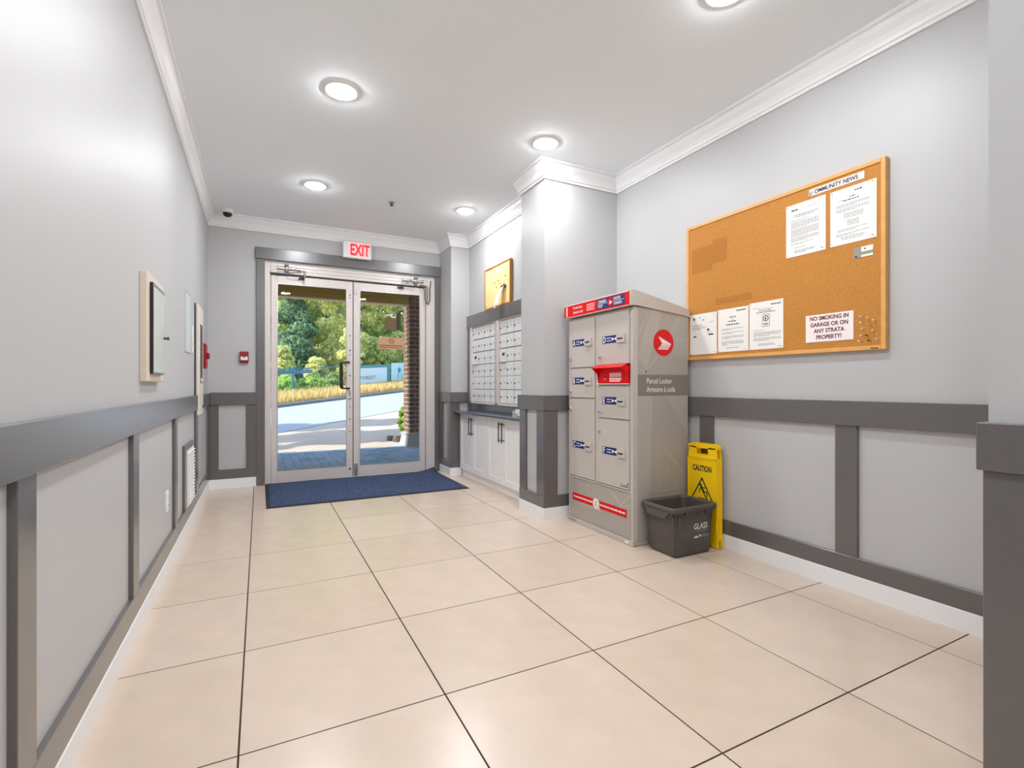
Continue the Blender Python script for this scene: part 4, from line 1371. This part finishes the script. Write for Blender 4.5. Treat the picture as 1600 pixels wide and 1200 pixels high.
tag(MB().box(-60, 60, 8.5, 90, -4.2, -4).build('ground_below', M['earth']), 'earth below the street', 'ground', kind='structure')

cn = thing('entrance_canopy', (-2, 8.5, 2.42), 'olive brown beam and canopy over the paved entrance', 'canopy', kind='structure')
MB().box(-7, 2.308, 8.45, 8.62, 2.445, 2.53, .003).build('lower_board', M['soffit'], cn)
MB().box(-7, 2.308, 8.456, 8.62, 2.534, 2.82, .003).build('upper_board', M['soffit'], cn)
MB().box(-7, 2.308, 8.458, 8.655, 2.427, 2.447, .002).build('edge_strip', M['soffit_edge'], cn)
MB().box(-7, 7, 5.98, 8.67, 2.82, 3.0).build('roof', M['soffit'], cn)

# brick pillar: mortar core with bricks laid round it
PX0, PY0, PW, PZ0 = 2.312, 8.453, .40, .212
bp_ = thing('brick_pillar', (PX0 + PW / 2, PY0 + PW / 2, PZ), 'brown brick pillar with grey plinth outside the right door', 'pillar', kind='structure')
MB().box(PX0 + .007, PX0 + PW - .007, PY0 + .007, PY0 + PW - .007, PZ0 - .02, 2.82).build('mortar_core', M['mortar'], bp_)
bw, bl, bh, cs_ = .0925, .194, .066, .0764
bme = {}
for o_, (w_, h_) in (('h', (bl, bw)), ('v', (bw, bl))):
    for k_ in ('brick', 'brick2', 'brick3'):
        bme[o_, k_] = MB().box(0, w_, 0, h_, 0, bh, .002).mesh('brick', M[k_])
nc = int((2.82 - PZ0) / cs_)
for c_ in range(nc):
    z = PZ0 + .008 + c_ * cs_
    lay = []
    if c_ % 2:
        lay += [('h', 0, 0), ('h', PW - bl, 0), ('h', 0, PW - bw), ('h', PW - bl, PW - bw), ('v', 0, (PW - bl) / 2), ('v', PW - bw, (PW - bl) / 2)]
    else:
        lay += [('v', 0, 0), ('v', 0, PW - bl), ('v', PW - bw, 0), ('v', PW - bw, PW - bl), ('h', (PW - bl) / 2, 0), ('h', (PW - bl) / 2, PW - bw)]
    for o_, dx, dy in lay:
        o = bpy.data.objects.new('brick', bme[o_, rr.choice(('brick', 'brick', 'brick2', 'brick3'))])
        COL.objects.link(o)
        o.parent = bp_
        o.location = (PX0 + dx - (PX0 + PW / 2), PY0 + dy - (PY0 + PW / 2), z - PZ)
pb = MB()
q = lambda g, z: [(PX0 - g, PY0 - g, z), (PX0 + PW + g, PY0 - g, z), (PX0 + PW + g, PY0 + PW + g, z), (PX0 - g, PY0 + PW + g, z)]
pb.loft([q(.065, PZ - .01), q(.03, .17), q(.045, .175), q(.045, .20), q(.01, .215)], False, True, True)
pb.build('plinth', M['plinth'], bp_)


# ------------------------------------------------------------------ planting
def quads(name, P0_, U, V, m, parent=None, org=None, kind=None):
    """P0_: centres, U/V half axes -> one rhombus leaf each"""
    n = len(P0_)
    vs = np.stack([P0_ - U, P0_ - V * .55, P0_ + U, P0_ + V * .55], 1).reshape(-1, 3)
    o_ = origin(parent) if parent is not None else Vector(org or (0, 0, 0))
    vs = vs - np.array(o_)
    me = bpy.data.meshes.new(name)
    me.vertices.add(n * 4)
    me.vertices.foreach_set('co', vs.astype(np.float32).ravel())
    me.loops.add(n * 4)
    me.loops.foreach_set('vertex_index', np.arange(n * 4, dtype=np.int32))
    me.polygons.add(n)
    me.polygons.foreach_set('loop_start', np.arange(0, n * 4, 4, dtype=np.int32))
    me.update(calc_edges=True)
    me.materials.append(m)
    ob = bpy.data.objects.new(name, me)
    COL.objects.link(ob)
    if parent is not None: ob.parent = parent
    else: ob.location = o_
    if kind: ob['kind'] = kind
    return ob


def leaves(blobs, n, size, droop=0.0):
    """leaf cards scattered through ellipsoid blobs (x,y,z,rx,ry,rz)"""
    b = np.array(blobs)
    wgt = (b[:, 3] * b[:, 4] + b[:, 4] * b[:, 5] + b[:, 3] * b[:, 5])
    idx = rng.choice(len(b), n, p=wgt / wgt.sum())
    d = rng.normal(size=(n, 3))
    d /= np.linalg.norm(d, axis=1)[:, None]
    r = rng.uniform(.55, 1.08, n) ** .8
    P_ = b[idx, :3] + d * b[idx, 3:6] * r[:, None]
    nrm = d + rng.normal(size=(n, 3)) * .55
    nrm /= np.linalg.norm(nrm, axis=1)[:, None]
    t_ = rng.normal(size=(n, 3))
    t_[:, 2] -= droop
    U = t_ - nrm * (t_ * nrm).sum(1)[:, None]
    U /= np.linalg.norm(U, axis=1)[:, None]
    V = np.cross(nrm, U)
    s = size * rng.uniform(.6, 1.3, n)[:, None]
    return P_, U * s, V * s


def ground_z(x, y):
    w = (np.array([x, y, 0]) - RP) @ RN
    t = ((np.array([x, y, 0]) - RP) - RN * w)[:2] @ RDIR[:2] / (RDIR[:2] @ RDIR[:2])
    base = RP[2] + RDIR[2] * t
    return base + float(np.interp(w, [5.15, 8.5, 11, 16, 24, 34, 46], [.1, .1, .2, .9, 2.4, 7.5, 17]))


def tree(name, x, y, h, spread, m, n, size, label, shape='round', cat='tree', group='trees beyond the street', z0=None, low=.25, seed=0):
    z0 = ground_z(x, y) if z0 is None else z0
    rs = random.Random(seed)
    t = thing(name, (x, y, z0), label, cat, group)
    blobs = []
    if shape == 'cone':
        for k in range(13):
            s = k / 12
            zc = z0 + h * (low + (1 - low) * s)
            r_ = spread * (1 - s) ** .8 + .15
            for q_ in range(3 if s < .7 else 1):
                a = rs.uniform(0, 6.28)
                blobs.append((x + math.cos(a) * r_ * .45, y + math.sin(a) * r_ * .45, zc + rs.uniform(-.2, .2), r_ * .7, r_ * .7, h * .05))
    else:
        for k in range(70):
            a = rs.uniform(0, 6.28)
            s = rs.uniform(0, 1)
            prof_ = math.sin(math.pi * min(1, .18 + s * .8)) ** .6
            r_ = spread * prof_ * rs.uniform(.25, .85)
            b_ = spread * rs.uniform(.13, .30)
            blobs.append((x + math.cos(a) * r_, y + math.sin(a) * r_, z0 + h * (low + (1 - low) * s * .93), b_, b_, b_ * rs.uniform(.6, .95)))
    P_, U, V = leaves(blobs, n, size, .8)
    quads('foliage', P_, U, V, m, t, kind='stuff')
    tr = MB().tube([(x, y, z0 - .3), (x + .05, y, z0 + h * .3), (x - .05, y + .05, z0 + h * .6), (x, y, z0 + h * .9)], .02 * h, 8, True, .004 * h)
    for k in range(6):
        b_ = blobs[rs.randrange(len(blobs))]
        zt = z0 + h * rs.uniform(.25, .55)
        tr.tube([(x, y, zt), ((x + b_[0]) / 2, (y + b_[1]) / 2, (zt + b_[2]) / 2 + .1), b_[:3]], .007 * h, 6, True, .002 * h)
    tr.build('trunk', M['bark'], t)
    return t


tree('conifer_tree', 1.75, 31.5, 9.5, 1.25, M['leaf_c'], 12000, .13, 'dark blue green conifer at the left beyond the fence', 'cone', low=.10, seed=1)
tree('leafy_tree', 5.2, 33.0, 11.0, 2.9, M['leaf_a'], 26000, .12, 'large yellow green tree behind the left door glass', low=.06, seed=2)
tree('leafy_tree', 9.0, 36.0, 12.0, 2.9, M['leaf_e'], 24000, .12, 'yellow green tree behind the right door glass', low=.05, seed=3)
tree('leafy_tree', 13.2, 38.5, 12.0, 2.6, M['leaf_d'], 16000, .14, 'bright green tree next to the brick pillar', low=.05, seed=4)
for k, (x, y, h, mm, lb) in enumerate(((-2.2, 35, 13, 'leaf_b', 'tall green tree in the back row at far left'), (2.4, 41, 19, 'leaf_e', 'tall yellow green tree in the back row above the conifer'),
                                        (7.6, 43, 19, 'leaf_b', 'tall green tree in the back row between the door leaves'), (12.6, 46, 20, 'leaf_b', 'tall green tree in the back row at right'), (.4, 47, 23, 'leaf_b', 'tall green tree in the second back row at left'),
                                        (5.0, 50, 24, 'leaf_e', 'tall yellow green tree in the second back row at centre'), (10.6, 53, 25, 'leaf_e', 'tall yellow green tree in the second back row at right'),
                                        (18.5, 48, 17, 'leaf_c', 'tall dark tree in the back row hidden by the pillar'))):
    tree('tall_tree', x, y, h, 3.2, M[mm], 17000, .17, lb, low=.03, seed=20 + k)
for k, (x, y, h, sp, mm, lb) in enumerate(((1.0, 26.6, 2.3, .75, 'leaf_a', 'yellowish bush behind the fence at the far left'), (2.7, 28.6, 1.7, .75, 'leaf_a', 'low yellow green bush behind the fence left of the conifer trunk'),
                                           (4.6, 29.4, 3.4, .95, 'leaf_a', 'tall yellow green bush overhanging the fence'), (6.9, 31.6, 3.0, .95, 'leaf_e', 'green bush behind the white banner'),
                                           (9.2, 33.0, 2.8, .9, 'leaf_b', 'dark green bush behind the second banner'))):
    tree('bush', x, y, h, sp, M[mm], 6000, .09, lb, cat='bush', group='bushes behind the fence', low=.05, seed=40 + k)
for k, (t_, w_, h, sp, lb) in enumerate(((7.5, 8.9, .8, .7, 'bright green bramble below the fence at far left'), (9.5, 8.9, .9, .7, 'bright green bramble right of the fence post'),
                                         (11.2, 8.9, .85, .7, 'bright green bramble in the middle of the fence'), (12.7, 8.9, .95, .45, 'grey green bramble beside the white banner'))):
    p_ = rd(t_, w_ + .2, .1)
    tree('bramble', p_[0], p_[1], h, sp, M['leaf_d' if k < 3 else 'leaf_b'], 4200, .06, lb, cat='bush', group='brambles along the fence', z0=p_[2], low=.15, seed=60 + k)
# street trees to the left, outside the frame, whose shade dapples the forecourt
for k, (x, y, h, sp) in enumerate(((-7.2, 10.7, 8.4, 1.6), (-5.7, 13.1, 7.6, 1.2))):
    tree('street_tree', x, y, h, sp, M['leaf_b'], 5600, .11, ('street tree left of the doors shading the near forecourt', 'second street tree left of the doors shading the kerb')[k], group='street trees', z0=-.4, low=.62, seed=80 + k)

# dry grass
n = 16000
tw = np.stack([rng.uniform(3, 24, n), rng.uniform(5.2, 7.8, n)], 1)
base = RP + tw[:, :1] * RDIR + tw[:, 1:] * RN
base[:, 2] += .10
hgt = rng.uniform(.14, .42, n)
lean = rng.normal(size=(n, 3)) * .16
lean[:, 2] = 1
U = lean * hgt[:, None] * .5
a = rng.uniform(0, 6.28, n)
V = np.stack([np.cos(a), np.sin(a), a * 0], 1) * rng.uniform(.012, .028, n)[:, None] * 1.6
gr = quads('dry_grass', base + U, U, V, M['straw'], None, tuple(rd(12, 6.5)), 'stuff')
tag(gr, 'tall straw coloured dry grass on the verge', 'grass')

# fence with banners
FW = 8.0
fe = thing('chain_link_fence', rd(12, FW, .1), 'teal chain link fence along the far verge', 'fence')
for t_ in (1.25, 5.0, 8.75, 12.5, 16.2, 20.0):
    MB().tube([rd(t_, FW, .0), rd(t_, FW, 1.36)], .055, 10).lathe(rd(t_, FW, 1.36), [(.06, 0), (.04, .03), (0, .04)], 10).build('post', M['teal'], fe)
MB().tube([rd(1, FW, 1.24), rd(21.6, FW, 1.42)], .022, 8).build('top_rail', M['teal'], fe)
MB().tube([rd(1, FW, .30), rd(21.6, FW, .34)], .014, 8).build('bottom_rail', M['teal'], fe)
cw = MB()
k = 1.0
while k < 21:
    for sgn in (-1, 1):
        x0, x1 = (k, k + 1.0) if sgn > 0 else (k + 1.0, k)
        a0, a1 = np.array(rd(x0, FW, .30)), np.array(rd(x1, FW, 1.30))
        o_ = np.array([0.0, 0.0, .0035])
        cw.add([a0 - o_, a1 - o_, a1 + o_, a0 + o_], [(0, 1, 2, 3)])
    k += .11
o = cw.build('wire_mesh', M['teal'], fe)
o['kind'] = 'stuff'


def on_fence(w):
    p = Vector(rd(0, w, 0))
    return Page(p, Vector(RDIR), Vector(-RN))


FPg = on_fence(FW - .06)
t = MB().rect(FPg, 4.0, 1.08, 9.9, 1.24, 0, .01).build('fence_screen', M['tealscrim'], org=tuple(FPg.pt(7, 1.08)))
tag(t, 'blue mesh strip tied along the top of the fence at left', 'fence screen')
t = thing('fence_banner', FPg.pt(14.2, .38), 'pale fence banner with dark FOREST lettering behind the right door glass', 'banner')
MB().rect(FPg, 12.62, .38, 15.86, 1.22, 0, .015).build('sheet', M['banner'], t)
MB().rect(FPg, 12.62, 1.22, 16.1, 1.38, 0, .018).rect(FPg, 15.86, .46, 16.1, 1.22, 0, .018).build('teal_border', M['teal'], t)
text('FOREST', .27, FPg, 13.36, .60, M['print'], t, w=.0165, bold=.0, sx=1.55)
t = thing('fence_banner', FPg.pt(17.5, .4), 'pale blue fence banner with a teal mark next to the pillar', 'banner')
MB().rect(FPg, 16.3, .40, 19.6, 1.46, 0, .015).build('sheet', M['banner2'], t)
MB().disc(FPg, 17.15, 1.02, .17, .015, .018).build('print', M['teal'], t)
MB().rect(FPg, 17.0, .52, 17.08, .82, .015, .018).build('print', M['teal'], t)
MB().rect(FPg, 17.35, .48, 17.43, .78, .015, .018).build('print', M['teal'], t)
flush_text()

# shrub and rocks beside the pillar
t = tree('small_shrub', 2.52, 9.52, .66, .17, M['leaf_d'], 4000, .022, 'small bright green shrub beside the pillar plinth', cat='shrub', group=None, z0=-.02, low=.28, seed=90)
for k, (x, y, r, lb) in enumerate(((2.30, 9.22, .10, 'dark rock nearest the plinth beside the pillar'), (2.22, 9.42, .09, 'dark rock at the left of the shrub'), (2.47, 9.27, .07, 'small dark rock under the shrub'))):
    bm = bmesh.new()
    bmesh.ops.create_icosphere(bm, subdivisions=2, radius=r)
    for v in bm.verts:
        v.co *= 1 + random.uniform(-.16, .16)
        v.co.z = v.co.z * .8 + r * .55
    me = bpy.data.meshes.new('rock')
    bm.to_mesh(me); bm.free()
    me.materials.append(M['rock'])
    o = bpy.data.objects.new('rock', me)
    COL.objects.link(o)
    o.location = (x, y, -.03)
    tag(o, lb, 'rock', 'rocks beside the pillar')

# print and other fine detail joined into one part each
for o in bpy.data.objects:
    if o.parent is not None and o.name.split('.')[0] in ('print', 'small_print', 'wrap_lines', 'wrap_facets', 'key_symbol', 'edge_lip', 'lettering', 'socket', 'slot', 'symbol', 'logo', 'header_edge',
                                                         'slip_pictogram', 'raised_edge', 'door_edge'):
        o['kind'] = 'stuff'
